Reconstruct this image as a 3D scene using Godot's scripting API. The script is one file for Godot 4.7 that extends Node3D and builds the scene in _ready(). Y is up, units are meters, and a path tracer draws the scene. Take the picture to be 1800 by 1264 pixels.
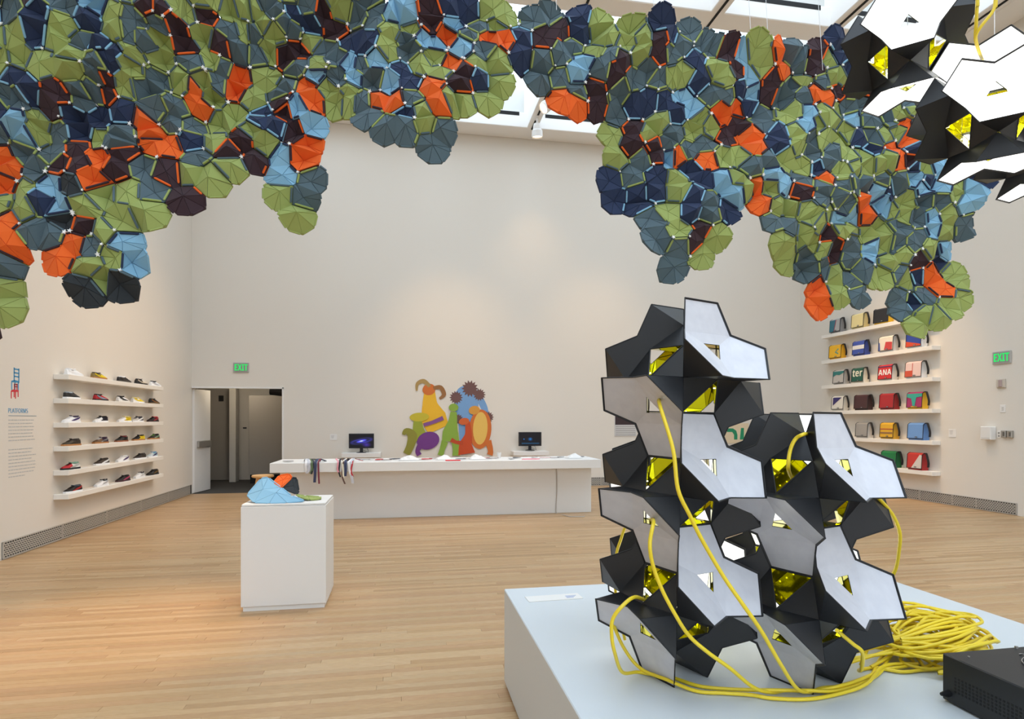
extends Node3D
# A white museum gallery with a felt tile curtain, stacked and hanging faceted lights, shoe and bag shelves.
# Room axes: x runs along the back wall, z towards the viewer, y up. The back wall stands at z = -13.8.

const WALL_L := -4.5
const WALL_R := 10.0
const WALL_B := -13.8
const WALL_F := 8.0
const SOFFIT := 8.2

var used := {}
var M := {}
var rng := RandomNumberGenerator.new()


class MB:
	var v := PackedVector3Array()
	var n := PackedVector3Array()
	var c := PackedColorArray()
	var tint := Color(1, 1, 1)
	var xf := Transform3D()

	func vert(p: Vector3, nn: Vector3) -> void:
		v.append(xf * p)
		n.append((xf.basis * nn).normalized())
		c.append(tint)

	func tri(a: Vector3, b: Vector3, d: Vector3) -> void:   # a, b, d run counter-clockwise seen from outside
		var nn := (b - a).cross(d - a)
		if nn.length_squared() < 1e-16:
			return
		nn = nn.normalized()
		vert(a, nn); vert(d, nn); vert(b, nn)

	func quad(a: Vector3, b: Vector3, d: Vector3, e: Vector3) -> void:
		tri(a, b, d)
		tri(a, d, e)

	func smooth_quad(a: Vector3, b: Vector3, d: Vector3, e: Vector3, na: Vector3, nb: Vector3, nd: Vector3, ne: Vector3) -> void:
		vert(a, na); vert(d, nd); vert(b, nb)
		vert(a, na); vert(e, ne); vert(d, nd)

	func fan(p: Array) -> void:
		for i in range(1, p.size() - 1):
			tri(p[0], p[i], p[i + 1])

	# a box with chamfered edges
	func box(at: Vector3, size: Vector3, r := 0.0, turn := Basis()) -> void:
		var h := size / 2.0
		r = minf(r, minf(h.x, minf(h.y, h.z)) * 0.9)
		var old := xf
		xf = xf * Transform3D(turn, at)
		var ax := [Vector3.RIGHT, Vector3.UP, Vector3.BACK]
		for i in 3:
			for s in [-1.0, 1.0]:
				var j := (i + 1) % 3
				var k := (i + 2) % 3
				var o: Vector3 = ax[i] * h[i] * s
				var u: Vector3 = ax[j] * (h[j] - r)
				var w: Vector3 = ax[k] * (h[k] - r)
				if s > 0:
					quad(o - u - w, o + u - w, o + u + w, o - u + w)
				else:
					quad(o - u - w, o - u + w, o + u + w, o + u - w)
		if r > 0.0:
			for i in 3:
				var j := (i + 1) % 3
				var k := (i + 2) % 3
				for sj in [-1.0, 1.0]:
					for sk in [-1.0, 1.0]:
						var l: Vector3 = ax[i] * (h[i] - r)
						var p1: Vector3 = ax[j] * h[j] * sj + ax[k] * (h[k] - r) * sk
						var p2: Vector3 = ax[j] * (h[j] - r) * sj + ax[k] * h[k] * sk
						if sj * sk > 0:
							quad(p1 - l, p1 + l, p2 + l, p2 - l) if (p2 - p1).cross(l).dot(p1 + p2) < 0 else quad(p1 - l, p2 - l, p2 + l, p1 + l)
						else:
							quad(p1 - l, p1 + l, p2 + l, p2 - l) if (p2 - p1).cross(l).dot(p1 + p2) < 0 else quad(p1 - l, p2 - l, p2 + l, p1 + l)
			for sx in [-1.0, 1.0]:
				for sy in [-1.0, 1.0]:
					for sz in [-1.0, 1.0]:
						var a := Vector3(h.x * sx, (h.y - r) * sy, (h.z - r) * sz)
						var b := Vector3((h.x - r) * sx, h.y * sy, (h.z - r) * sz)
						var d := Vector3((h.x - r) * sx, (h.y - r) * sy, h.z * sz)
						if sx * sy * sz > 0:
							tri(a, b, d)
						else:
							tri(a, d, b)
		xf = old

	# a box between two corners
	func slab(lo: Vector3, hi: Vector3, r := 0.0) -> void:
		box((lo + hi) / 2.0, (hi - lo).abs(), r)

	func tube(p: Array, radius, sides := 8, closed_ends := true) -> void:
		var count := p.size()
		var up := Vector3.UP
		var prev := []
		var prevn := []
		for i in count:
			var t: Vector3 = (p[mini(i + 1, count - 1)] - p[maxi(i - 1, 0)]).normalized()
			if i == 0:
				up = Vector3.UP if absf(t.y) < 0.9 else Vector3.RIGHT
			up = (up - t * up.dot(t)).normalized()
			var side := t.cross(up).normalized()
			var r: float = radius[i] if radius is Array else radius
			var ring := []
			var rn := []
			for k in sides:
				var ang := TAU * k / sides
				var dir := up * cos(ang) + side * sin(ang)
				ring.append(p[i] + dir * r)
				rn.append(dir)
			if i > 0:
				for k in sides:
					var k2 := (k + 1) % sides
					smooth_quad(prev[k], prev[k2], ring[k2], ring[k], prevn[k], prevn[k2], rn[k2], rn[k])
			elif closed_ends:
				for k in range(1, sides - 1):
					tri(ring[0], ring[k + 1], ring[k])
			if i == count - 1 and closed_ends:
				for k in range(1, sides - 1):
					tri(ring[0], ring[k], ring[k + 1])
			prev = ring
			prevn = rn

	# profile: Vector2(radius, height) from bottom to top, turned about y
	func lathe(profile: Array, segs := 24) -> void:
		for i in profile.size() - 1:
			var p: Vector2 = profile[i]
			var q: Vector2 = profile[i + 1]
			var sl := Vector2(q.y - p.y, p.x - q.x).normalized()
			for k in segs:
				var a0 := TAU * k / segs
				var a1 := TAU * (k + 1) / segs
				var d0 := Vector3(cos(a0), 0, -sin(a0))
				var d1 := Vector3(cos(a1), 0, -sin(a1))
				var n0 := d0 * sl.x + Vector3.UP * sl.y
				var n1 := d1 * sl.x + Vector3.UP * sl.y
				smooth_quad(d0 * p.x + Vector3.UP * p.y, d1 * p.x + Vector3.UP * p.y, d1 * q.x + Vector3.UP * q.y, d0 * q.x + Vector3.UP * q.y, n0, n1, n1, n0)

	# a flat outline in the xy plane (counter-clockwise), drawn out from z0 to z1
	func prism(outline: PackedVector2Array, z0: float, z1: float) -> void:
		if Geometry2D.is_polygon_clockwise(outline):
			outline.reverse()
		var idx := Geometry2D.triangulate_polygon(outline)
		for i in range(0, idx.size(), 3):
			var a := outline[idx[i]]
			var b := outline[idx[i + 1]]
			var d := outline[idx[i + 2]]
			if (b - a).cross(d - a) < 0:
				var e := b
				b = d
				d = e
			tri(Vector3(a.x, a.y, z1), Vector3(b.x, b.y, z1), Vector3(d.x, d.y, z1))
			tri(Vector3(a.x, a.y, z0), Vector3(d.x, d.y, z0), Vector3(b.x, b.y, z0))
		for i in outline.size():
			var a := outline[i]
			var b := outline[(i + 1) % outline.size()]
			quad(Vector3(a.x, a.y, z0), Vector3(b.x, b.y, z0), Vector3(b.x, b.y, z1), Vector3(a.x, a.y, z1))

	func mesh() -> ArrayMesh:
		var m := ArrayMesh.new()
		var arr := []
		arr.resize(Mesh.ARRAY_MAX)
		arr[Mesh.ARRAY_VERTEX] = v
		arr[Mesh.ARRAY_NORMAL] = n
		arr[Mesh.ARRAY_COLOR] = c
		m.add_surface_from_arrays(Mesh.PRIMITIVE_TRIANGLES, arr)
		return m


func numbered(called: String) -> String:
	if not used.has(called):
		used[called] = 0
		return called
	used[called] += 1
	return "%s_%03d" % [called, used[called]]


func part(called: String, what, mat: Material, parent: Node3D, label := "") -> MeshInstance3D:
	var o := MeshInstance3D.new()
	o.mesh = what.mesh() if what is MB else what
	o.material_override = mat
	o.name = called
	parent.add_child(o, true)
	if label:
		o.set_meta("label", label)
	return o


func thing(called: String, label: String, category: String, at := Vector3.ZERO, turn := 0.0, group := "") -> Node3D:
	var o := Node3D.new()
	o.name = numbered(called)
	add_child(o)
	o.position = at
	o.rotation.y = turn
	o.set_meta("label", label)
	o.set_meta("category", category)
	if group:
		o.set_meta("group", group)
	return o


func solo(called: String, what, mat: Material, label: String, category: String, group := "", at := Vector3.ZERO) -> MeshInstance3D:
	var o := MeshInstance3D.new()
	o.mesh = what.mesh() if what is MB else what
	o.material_override = mat
	o.name = numbered(called)
	add_child(o)
	o.position = at
	o.set_meta("label", label)
	o.set_meta("category", category)
	if group:
		o.set_meta("group", group)
	return o


func struct(called: String, what = null, mat: Material = null) -> Node3D:
	var o: Node3D
	if what == null:
		o = Node3D.new()
	else:
		var mi := MeshInstance3D.new()
		mi.mesh = what.mesh() if what is MB else what
		mi.material_override = mat
		o = mi
	o.name = called
	add_child(o)
	o.set_meta("kind", "structure")
	return o


func rgb(r: float, g: float, b: float) -> Color:
	return Color(r / 255.0, g / 255.0, b / 255.0)


func flat(col: Color, rough := 0.6, metal := 0.0) -> StandardMaterial3D:
	var m := StandardMaterial3D.new()
	m.albedo_color = col
	m.roughness = rough
	m.metallic = metal
	return m


func paint(col: Color, rough := 0.6) -> StandardMaterial3D:   # one material for each colour
	var key := "paint%s%.2f" % [col.to_html(), rough]
	if not M.has(key):
		M[key] = flat(col, rough)
	return M[key]


func noise_tex(freq: float, lo: Color, hi: Color, size := 256, seed_ := 1, octaves := 4) -> NoiseTexture2D:
	var nz := FastNoiseLite.new()
	nz.seed = seed_
	nz.frequency = freq
	nz.fractal_octaves = octaves
	var t := NoiseTexture2D.new()
	t.width = size
	t.height = size
	t.seamless = true
	t.noise = nz
	var g := Gradient.new()
	g.set_color(0, lo)
	g.set_color(1, hi)
	t.color_ramp = g
	return t


func bump_tex(freq: float, strength: float, seed_ := 3) -> NoiseTexture2D:
	var nz := FastNoiseLite.new()
	nz.seed = seed_
	nz.frequency = freq
	var t := NoiseTexture2D.new()
	t.width = 256
	t.height = 256
	t.seamless = true
	t.as_normal_map = true
	t.bump_strength = strength
	t.noise = nz
	return t


func triplanar(m: StandardMaterial3D, scale: Vector3) -> StandardMaterial3D:
	m.uv1_triplanar = true
	m.uv1_world_triplanar = true
	m.uv1_scale = scale
	return m


func smooth_path(pts: Array, steps := 6) -> Array:
	var out := []
	for i in pts.size() - 1:
		var p0: Vector3 = pts[maxi(i - 1, 0)]
		var p1: Vector3 = pts[i]
		var p2: Vector3 = pts[i + 1]
		var p3: Vector3 = pts[mini(i + 2, pts.size() - 1)]
		for s in steps:
			out.append(p1.cubic_interpolate(p2, p0, p3, float(s) / steps))
	out.append(pts[-1])
	return out


func _ready() -> void:
	rng.seed = 7
	view_and_light()
	make_materials()
	room()
	floor_planks()
	ceiling_grid()
	corridor()
	wall_grilles()
	podium_and_pedestal()
	long_table()
	felt_curtain()
	light_stack()
	hanging_lights()
	cables()
	shoe_wall()
	bag_wall()
	back_wall_things()
	left_wall_sign()
	right_wall_things()
	track_lights()


func view_and_light() -> void:
	var cam := Camera3D.new()
	cam.name = "camera"
	add_child(cam)
	cam.position = Vector3(0, 1.6, 0)
	cam.rotation_degrees.y = -10.15
	# focal length 1050 of 1800 pixels, the lens shifted upwards (horizon 105 pixels below the middle)
	cam.projection = Camera3D.PROJECTION_FRUSTUM
	cam.near = 0.05
	cam.size = 0.05 * 1264.0 / 1050.0
	cam.frustum_offset = Vector2(0, 0.05 * 105.0 / 1050.0)
	cam.far = 200.0
	var env := Environment.new()
	env.tonemap_mode = Environment.TONE_MAPPER_LINEAR
	env.tonemap_exposure = 1.1
	env.background_mode = Environment.BG_SKY
	var sky := Sky.new()
	var sm := ProceduralSkyMaterial.new()
	sm.sky_top_color = Color(0.86, 0.93, 1.0)
	sm.sky_horizon_color = Color(0.9, 0.94, 0.98)
	sm.ground_horizon_color = Color(0.9, 0.94, 0.98)
	sm.ground_bottom_color = Color(0.5, 0.5, 0.5)
	sm.energy_multiplier = 2.85
	sky.sky_material = sm
	env.sky = sky
	env.sdfgi_enabled = true
	env.ssao_enabled = true
	env.ssil_enabled = true
	var we := WorldEnvironment.new()
	we.name = "world"
	we.environment = env
	add_child(we)


func make_materials() -> void:
	M.wall = flat(rgb(225, 218, 207), 0.85)
	M.wall.normal_enabled = true
	M.wall.normal_texture = bump_tex(0.08, 1.5)
	M.wall.normal_scale = 0.12
	triplanar(M.wall, Vector3.ONE * 2.0)
	M.ceiling = flat(rgb(242, 240, 236), 0.9)
	M.baffle = flat(rgb(206, 205, 200), 0.9)
	M.white = flat(rgb(231, 228, 223), 0.55)
	M.shelf = flat(rgb(236, 231, 222), 0.6)
	M.podium = flat(rgb(208, 214, 217), 0.4)
	M.slot = flat(rgb(20, 20, 20), 0.8)
	M.black = flat(rgb(28, 29, 32), 0.42)
	M.rim = flat(rgb(20, 20, 23), 0.5)
	M.steel = flat(rgb(176, 172, 165), 0.38, 0.7)
	M.grey = flat(rgb(150, 148, 144), 0.6)
	M.grille = flat(rgb(190, 185, 176), 0.45, 0.2)
	M.corridor = flat(rgb(196, 190, 181), 0.9)
	M.corridor_dark = flat(rgb(150, 143, 135), 0.9)
	M.carpet = flat(rgb(74, 71, 68), 1.0)
	M.carpet.albedo_texture = noise_tex(0.3, Color(0.7, 0.7, 0.7), Color(1, 1, 1))
	triplanar(M.carpet, Vector3.ONE * 3.0)
	M.cable = flat(rgb(236, 208, 44), 0.4)
	M.wire = flat(rgb(225, 225, 225), 0.4, 0.3)
	M.clip = flat(rgb(244, 244, 242), 0.5)
	M.pine = flat(rgb(222, 172, 112), 0.5)
	M.mirror = flat(rgb(206, 200, 20), 0.05, 0.9)
	M.diffuser = flat(rgb(217, 217, 222), 0.35)
	M.diffuser.albedo_texture = noise_tex(0.02, Color(0.93, 0.93, 0.94), Color(1, 1, 1), 256, 9)
	triplanar(M.diffuser, Vector3.ONE * 3.0)
	M.diffuser_lit = flat(rgb(240, 240, 238), 0.5)
	M.diffuser_lit.emission_enabled = true
	M.diffuser_lit.emission = Color(1.0, 1.0, 0.98)
	M.diffuser_lit.emission_energy_multiplier = 1.6
	M.diffuser_dim = M.diffuser_lit.duplicate()
	M.diffuser_dim.emission_energy_multiplier = 0.8
	M.led = flat(rgb(255, 255, 235), 0.4)
	M.led.emission_enabled = true
	M.led.emission = Color(1, 1, 0.85)
	M.led.emission_energy_multiplier = 2.0
	# floor: maple strips, the grain stretched along x
	M.wood = StandardMaterial3D.new()
	M.wood.vertex_color_use_as_albedo = true
	M.wood.roughness = 0.36
	M.wood.albedo_texture = noise_tex(0.05, Color(0.86, 0.8, 0.74), Color(1, 1, 1), 512, 5, 5)
	triplanar(M.wood, Vector3(0.35, 1.0, 9.0))
	# felt in the curtain's colours
	var fr := noise_tex(0.35, Color(0.88, 0.88, 0.88), Color(1, 1, 1), 256, 21, 3)
	for f in FELT:
		var m := flat(FELT[f], 0.95)
		m.albedo_texture = fr
		m.rim_enabled = true
		m.rim = 0.25
		triplanar(m, Vector3.ONE * 8.0)
		M["felt_" + f] = m


const FELT := {
	"g": Color(0.635, 0.69, 0.39), "s": Color(0.345, 0.425, 0.46), "n": Color(0.16, 0.215, 0.34), "b": Color(0.55, 0.745, 0.86),
	"o": Color(0.98, 0.42, 0.13), "k": Color(0.235, 0.155, 0.185), "c": Color(0.19, 0.21, 0.225),
}
const REVERSE := {"g": "s", "s": "g", "n": "b", "b": "n", "o": "k", "k": "o", "c": "s"}
const FELT_NAME := {"g": "olive_felt_tile", "s": "slate_felt_tile", "n": "navy_felt_tile", "b": "sky_blue_felt_tile", "o": "orange_felt_tile", "k": "aubergine_felt_tile", "c": "charcoal_felt_tile"}
const TILES = [
	["g",-2.434,4.021,-4.19,-2.395,3.871,-4.25], ["s",-2.417,4.183,-4.22,-2.485,4.208,-4.26], ["n",-2.233,4.135,-4.16,-2.254,4.018,-4.2],
	["s",-2.11,4.192,-4.16,-2.165,4.228,-4.15], ["g",-2.114,4.063,-4.19,-2.163,3.993,-4.19,-2.059,3.87,-4.14], ["n",-1.975,4.127,-4.18,-1.89,3.967,-4.11],
	["g",-1.832,4.194,-4.17,-1.812,4.058,-4.12], ["n",-1.801,3.921,-4.14,-1.844,3.856,-4.19], ["s",-1.898,3.832,-4.14,-1.926,3.783,-4.19],
	["g",-2.234,3.817,-4.2,-2.066,3.798,-4.13], ["n",-2.441,3.766,-4.27,-2.357,3.688,-4.23], ["k",-2.142,3.639,-4.18,-2.212,3.567,-4.23],
	["s",-2.487,3.648,-4.28,-2.427,3.645,-4.25], ["s",-2.049,3.687,-4.19,-2.052,3.643,-4.27], ["s",-1.964,3.721,-4.26],
	["k",-1.905,3.723,-4.31,-1.894,3.785,-4.26], ["b",-1.92,4.228,-4.19,-1.952,4.266,-4.19], ["s",-1.697,4.159,-4.13,-1.737,4.06,-4.12],
	["k",-1.62,4.237,-4.15], ["k",-1.552,4.233,-4.16], ["s",-1.567,4.173,-4.19],
	["s",-1.653,4.056,-4.21], ["g",-1.743,3.957,-4.2], ["g",-1.583,4.112,-4.29,-1.601,4.006,-4.35],
	["g",-1.441,4.306,-4.25,-1.469,4.309,-4.2], ["k",-1.496,4.185,-4.34,-1.464,4.115,-4.38], ["g",-1.329,4.406,-4.33,-1.269,4.429,-4.37],
	["k",-1.325,4.327,-4.39,-1.248,4.152,-4.38], ["s",-1.186,4.268,-4.39,-1.13,4.161,-4.39], ["g",-1.19,4.407,-4.4,-1.097,4.291,-4.38],
	["g",-1.349,4.196,-4.39,-1.293,4.046,-4.38], ["g",-1.753,3.889,-4.31,-1.803,3.771,-4.32], ["s",-1.608,3.879,-4.34,-1.677,3.777,-4.32],
	["g",-1.509,3.902,-4.35,-1.459,3.858,-4.35], ["o",-1.409,3.856,-4.36,-1.39,3.745,-4.43], ["g",-1.367,3.892,-4.38,-1.32,3.836,-4.45],
	["s",-1.242,4.027,-4.4,-1.262,3.918,-4.45], ["o",-1.154,3.999,-4.49,-1.181,3.915,-4.5], ["g",-1.082,4.432,-4.39],
	["g",-1.031,4.437,-4.38,-0.963,4.337,-4.37], ["s",-1.035,4.296,-4.38,-1.027,4.152,-4.47], ["s",-0.932,4.486,-4.36,-0.87,4.421,-4.35],
	["n",-0.78,4.434,-4.34,-0.663,4.395,-4.43], ["s",-0.658,4.488,-4.32], ["k",-0.571,4.468,-4.39,-0.488,4.38,-4.42],
	["g",-0.466,4.507,-4.38,-0.493,4.531,-4.35], ["g",-0.904,4.28,-4.43,-0.946,4.195,-4.48], ["s",-0.782,4.357,-4.42,-0.823,4.368,-4.38],
	["g",-0.668,4.302,-4.47,-0.601,4.085,-4.38], ["k",-0.846,4.187,-4.5,-0.745,4.246,-4.49], ["s",-0.556,4.237,-4.42,-0.48,4.129,-4.34],
	["b",-0.383,4.068,-4.28,-0.358,3.978,-4.27], ["g",-0.963,4.016,-4.51,-1.041,3.858,-4.48], ["s",-0.815,3.957,-4.43,-0.88,3.886,-4.43],
	["o",-0.67,3.953,-4.36,-0.627,3.81,-4.31], ["b",-0.628,4.001,-4.36], ["k",-0.859,3.8,-4.38],
	["g",-0.517,3.9,-4.3,-0.475,3.818,-4.3], ["g",-0.389,3.9,-4.29,-0.372,3.812,-4.29], ["s",-0.45,3.971,-4.29],
	["s",-0.316,4.458,-4.36,-0.256,4.531,-4.34], ["s",-0.191,4.394,-4.29,-0.23,4.478,-4.33], ["b",-0.092,4.421,-4.25,-0.011,4.442,-4.23],
	["k",0.188,4.478,-4.23,0.189,4.413,-4.26], ["n",0.318,4.535,-4.27,0.446,4.563,-4.33], ["b",0.346,4.427,-4.31,0.411,4.242,-4.24],
	["n",-0.373,4.271,-4.34,-0.258,4.224,-4.27], ["g",-0.091,4.309,-4.24,-0.116,4.181,-4.25], ["g",0.038,4.335,-4.23],
	["s",0.026,4.202,-4.26,0.007,4.263,-4.25], ["b",0.12,4.291,-4.27,0.203,4.271,-4.28], ["o",0.293,4.348,-4.3,0.306,4.103,-4.2],
	["g",0.101,4.078,-4.25,0.248,4.028,-4.18], ["k",0.414,4.048,-4.15,0.38,3.934,-4.12], ["s",-0.294,4.06,-4.26,-0.221,3.967,-4.28],
	["b",-0.214,4.083,-4.26], ["n",-0.017,4.035,-4.26,0.032,3.936,-4.21], ["b",-0.091,3.927,-4.25],
	["o",0.177,3.881,-4.13,0.224,3.755,-4.09], ["o",-0.177,3.814,-4.24,-0.066,3.778,-4.17], ["g",0.317,3.804,-4.11,0.388,3.821,-4.14],
	["g",0.631,4.583,-4.36,0.711,4.544,-4.33], ["o",0.595,4.334,-4.25,0.707,4.341,-4.24], ["g",0.503,4.112,-4.17,0.649,4.145,-4.2],
	["g",0.654,4.004,-4.23,0.571,3.881,-4.23], ["s",-0.121,3.574,-4.11,0.002,3.563,-4.09], ["g",0.115,3.695,-4.08,0.145,3.628,-4.1],
	["s",0.235,3.601,-4.17,0.188,3.497,-4.21], ["s",-0.249,3.682,-4.22,-0.3,3.807,-4.28], ["b",-2.451,3.494,-4.26,-2.396,3.417,-4.32],
	["g",-2.287,3.499,-4.28,-2.324,3.446,-4.32], ["s",-2.209,3.456,-4.33,-2.231,3.293,-4.31], ["n",-2.083,3.553,-4.31,-2.055,3.46,-4.3,-1.963,3.565,-4.3],
	["g",-1.935,3.404,-4.24], ["s",-1.808,3.46,-4.24,-1.825,3.373,-4.22], ["k",-2.043,3.341,-4.25,-2.023,3.19,-4.19],
	["o",-1.898,3.259,-4.2,-1.949,3.113,-4.18], ["k",-1.796,3.315,-4.23,-1.831,3.229,-4.22], ["o",-2.564,3.286,-4.38,-2.521,3.238,-4.39],
	["s",-2.429,3.327,-4.37,-2.32,3.195,-4.31], ["g",-2.4,3.069,-4.3,-2.363,2.923,-4.22], ["b",-2.194,3.082,-4.21,-2.142,2.929,-4.16],
	["c",-2.053,3.077,-4.17], ["o",-2.57,3.098,-4.39], ["g",-2.541,2.98,-4.33],
	["g",-1.98,2.936,-4.2,-1.874,2.773,-4.13], ["g",-1.886,3.025,-4.22,-1.774,2.863,-4.15], ["g",-1.754,3.057,-4.23,-1.618,2.918,-4.15],
	["o",-2.474,2.834,-4.24,-2.426,2.677,-4.21], ["s",-2.287,2.783,-4.18,-2.176,2.758,-4.2], ["c",-2.123,2.847,-4.19],
	["o",-2.03,2.711,-4.16,-2.13,2.61,-4.17], ["s",-1.943,2.697,-4.13], ["b",-1.764,2.726,-4.11,-1.743,2.616,-4.19],
	["g",-1.939,2.558,-4.1], ["g",-1.802,2.621,-4.12,-1.878,2.485,-4.2], ["c",-1.968,2.424,-4.18,-1.809,2.471,-4.29],
	["s",-2.481,2.57,-4.25], ["g",-2.503,2.434,-4.28,-2.484,2.297,-4.27], ["o",-1.7,3.571,-4.27,-1.653,3.495,-4.29],
	["o",-1.629,3.431,-4.33,-1.544,3.432,-4.37], ["s",-1.638,3.652,-4.29], ["s",-1.509,3.692,-4.35,-1.541,3.586,-4.36],
	["s",-1.428,3.598,-4.43,-1.373,3.367,-4.32], ["g",-1.267,3.66,-4.45,-1.172,3.698,-4.44], ["g",-1.277,3.476,-4.36,-1.149,3.316,-4.29],
	["s",-1.698,3.257,-4.29,-1.61,3.08,-4.22], ["k",-1.541,3.221,-4.28,-1.414,3.045,-4.21], ["g",-1.409,3.237,-4.26,-1.275,3.191,-4.26],
	["n",-0.988,3.632,-4.36,-0.88,3.629,-4.33], ["k",-0.824,3.729,-4.34,-0.744,3.594,-4.33], ["b",-0.736,3.749,-4.33,-0.645,3.629,-4.33],
	["g",-1.031,3.575,-4.34,-0.949,3.484,-4.32], ["k",-1.091,3.502,-4.33,-1.008,3.387,-4.33], ["b",-0.866,3.418,-4.36,-0.834,3.284,-4.36],
	["o",-0.673,3.522,-4.34,-0.699,3.416,-4.34], ["s",-0.643,3.249,-4.27,-0.696,3.14,-4.28], ["g",-0.843,3.158,-4.34,-0.729,3.015,-4.32],
	["n",0.846,4.404,-4.27,0.84,4.266,-4.27], ["s",0.943,4.555,-4.31,1.071,4.598,-4.33], ["k",0.999,4.408,-4.32,1.149,4.52,-4.36],
	["n",1.318,4.645,-4.4,1.321,4.549,-4.4], ["s",1.255,4.42,-4.38,1.156,4.324,-4.36], ["b",1.307,4.285,-4.33,1.265,4.18,-4.3],
	["s",1.001,4.253,-4.34,0.987,4.13,-4.33], ["s",1.136,4.139,-4.32,1.284,4.05,-4.3], ["o",1.157,3.98,-4.29,1.263,3.973,-4.32],
	["g",1.427,4.379,-4.33], ["g",1.507,4.514,-4.36,1.445,4.615,-4.41], ["s",1.499,4.338,-4.29,1.455,4.209,-4.29],
	["k",1.62,4.299,-4.27,1.545,4.199,-4.3], ["k",1.414,4.104,-4.31,1.438,4.016,-4.39], ["s",1.624,4.11,-4.4,1.642,3.977,-4.46],
	["g",1.694,4.56,-4.3,1.656,4.452,-4.27], ["g",1.766,4.487,-4.24,1.763,4.377,-4.25], ["n",1.91,4.585,-4.21,1.993,4.497,-4.22],
	["k",1.903,4.459,-4.23,1.896,4.355,-4.29], ["s",1.991,4.385,-4.29,2.075,4.467,-4.25], ["s",2.149,4.557,-4.21],
	["s",2.251,4.491,-4.25,2.313,4.451,-4.24], ["s",1.842,4.278,-4.34,1.73,4.219,-4.35], ["s",1.931,4.217,-4.37],
	["g",2.093,4.253,-4.32,2.03,4.239,-4.35], ["n",2.2,4.359,-4.28,2.228,4.192,-4.25], ["g",2.324,4.295,-4.22,2.409,4.196,-4.2],
	["k",2.441,4.42,-4.19,2.514,4.275,-4.18], ["b",2.539,4.395,-4.16,2.637,4.269,-4.2], ["b",2.684,4.16,-4.29],
	["n",1.982,4.072,-4.36,2.084,3.984,-4.3], ["b",2.115,4.071,-4.29,2.19,4.002,-4.28], ["s",2.318,4.097,-4.24,2.46,4.09,-4.26],
	["n",2.676,4.088,-4.32,2.568,4.157,-4.25], ["g",2.648,4.449,-4.14,2.721,4.339,-4.19], ["o",2.871,4.435,-4.2,2.94,4.368,-4.28],
	["s",3.021,4.501,-4.24,3.115,4.449,-4.31], ["k",3.293,4.567,-4.33,3.27,4.441,-4.34], ["n",3.458,4.679,-4.35,3.519,4.576,-4.37],
	["g",3.439,4.399,-4.33,3.51,4.396,-4.33], ["k",2.825,4.251,-4.29,2.833,4.179,-4.32], ["s",3.045,4.262,-4.32,2.958,4.161,-4.31],
	["o",3.228,4.237,-4.3,3.385,4.192,-4.28], ["s",2.802,4.028,-4.31,2.752,3.916,-4.28], ["g",3.048,4.064,-4.26,2.923,3.976,-4.25],
	["b",3.155,4.051,-4.25,3.113,3.914,-4.22], ["g",3.312,4.037,-4.26,3.428,4.021,-4.3], ["s",3.589,4.163,-4.33,3.721,4.202,-4.37],
	["b",3.612,4.064,-4.35], ["s",3.798,4.099,-4.39], ["n",3.674,4.669,-4.38,3.712,4.488,-4.35],
	["k",3.732,4.358,-4.35], ["n",1.745,4.027,-4.44,1.851,4.063,-4.41], ["k",1.751,3.869,-4.42,1.736,3.746,-4.4],
	["g",1.943,3.906,-4.35,1.85,3.82,-4.37], ["g",2.231,3.865,-4.34,2.246,3.929,-4.31], ["s",2.054,3.811,-4.35,2.018,3.76,-4.37],
	["k",1.909,3.727,-4.37,1.934,3.655,-4.4], ["g",1.591,3.806,-4.47,1.623,3.631,-4.41], ["s",1.823,3.632,-4.4,1.745,3.49,-4.42],
	["b",2.028,3.644,-4.41], ["s",2.171,3.712,-4.39,2.319,3.756,-4.36], ["o",2.101,3.655,-4.4],
	["o",2.309,3.607,-4.32], ["n",2.183,3.542,-4.35,2.252,3.432,-4.24], ["g",2.083,3.488,-4.38,2.073,3.364,-4.31],
	["n",1.925,3.49,-4.43,1.932,3.365,-4.39], ["n",1.565,3.452,-4.41,1.611,3.312,-4.44], ["n",1.785,3.334,-4.43,1.791,3.263,-4.41],
	["n",2.172,3.313,-4.21,2.131,3.159,-4.17], ["s",2.273,3.265,-4.16,2.269,3.147,-4.17], ["o",2.418,3.97,-4.32,2.554,4.03,-4.32],
	["k",2.483,3.809,-4.33,2.562,3.916,-4.33], ["o",2.645,3.814,-4.26,2.668,3.699,-4.19], ["n",2.852,3.831,-4.2,2.817,3.724,-4.18],
	["g",2.989,3.848,-4.2,3.021,3.76,-4.2], ["g",3.458,3.882,-4.31,3.508,3.741,-4.28,3.308,3.832,-4.28], ["s",3.185,3.813,-4.24,3.154,3.711,-4.24],
	["g",2.442,3.634,-4.26,2.521,3.627,-4.21], ["s",2.76,3.588,-4.16,2.617,3.517,-4.15], ["g",2.902,3.597,-4.19,3.098,3.588,-4.23],
	["n",3.221,3.578,-4.24], ["s",3.387,3.748,-4.28,3.332,3.644,-4.25], ["o",3.26,3.522,-4.21],
	["g",3.421,3.57,-4.22], ["b",2.385,3.435,-4.17,2.468,3.302,-4.15], ["g",2.495,3.432,-4.14,2.583,3.366,-4.15],
	["o",2.648,3.387,-4.16,2.7,3.254,-4.18], ["b",2.777,3.477,-4.17,2.892,3.39,-4.2], ["g",2.769,3.384,-4.18],
	["s",3.078,3.488,-4.21], ["k",3.021,3.357,-4.18], ["s",3.218,3.403,-4.17,3.207,3.308,-4.15],
	["n",2.411,3.202,-4.16], ["s",3.422,3.441,-4.18], ["s",3.395,3.352,-4.17],
	["s",3.982,4.122,-4.4], ["g",4.108,4.189,-4.41], ["g",4.247,4.219,-4.39],
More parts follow.
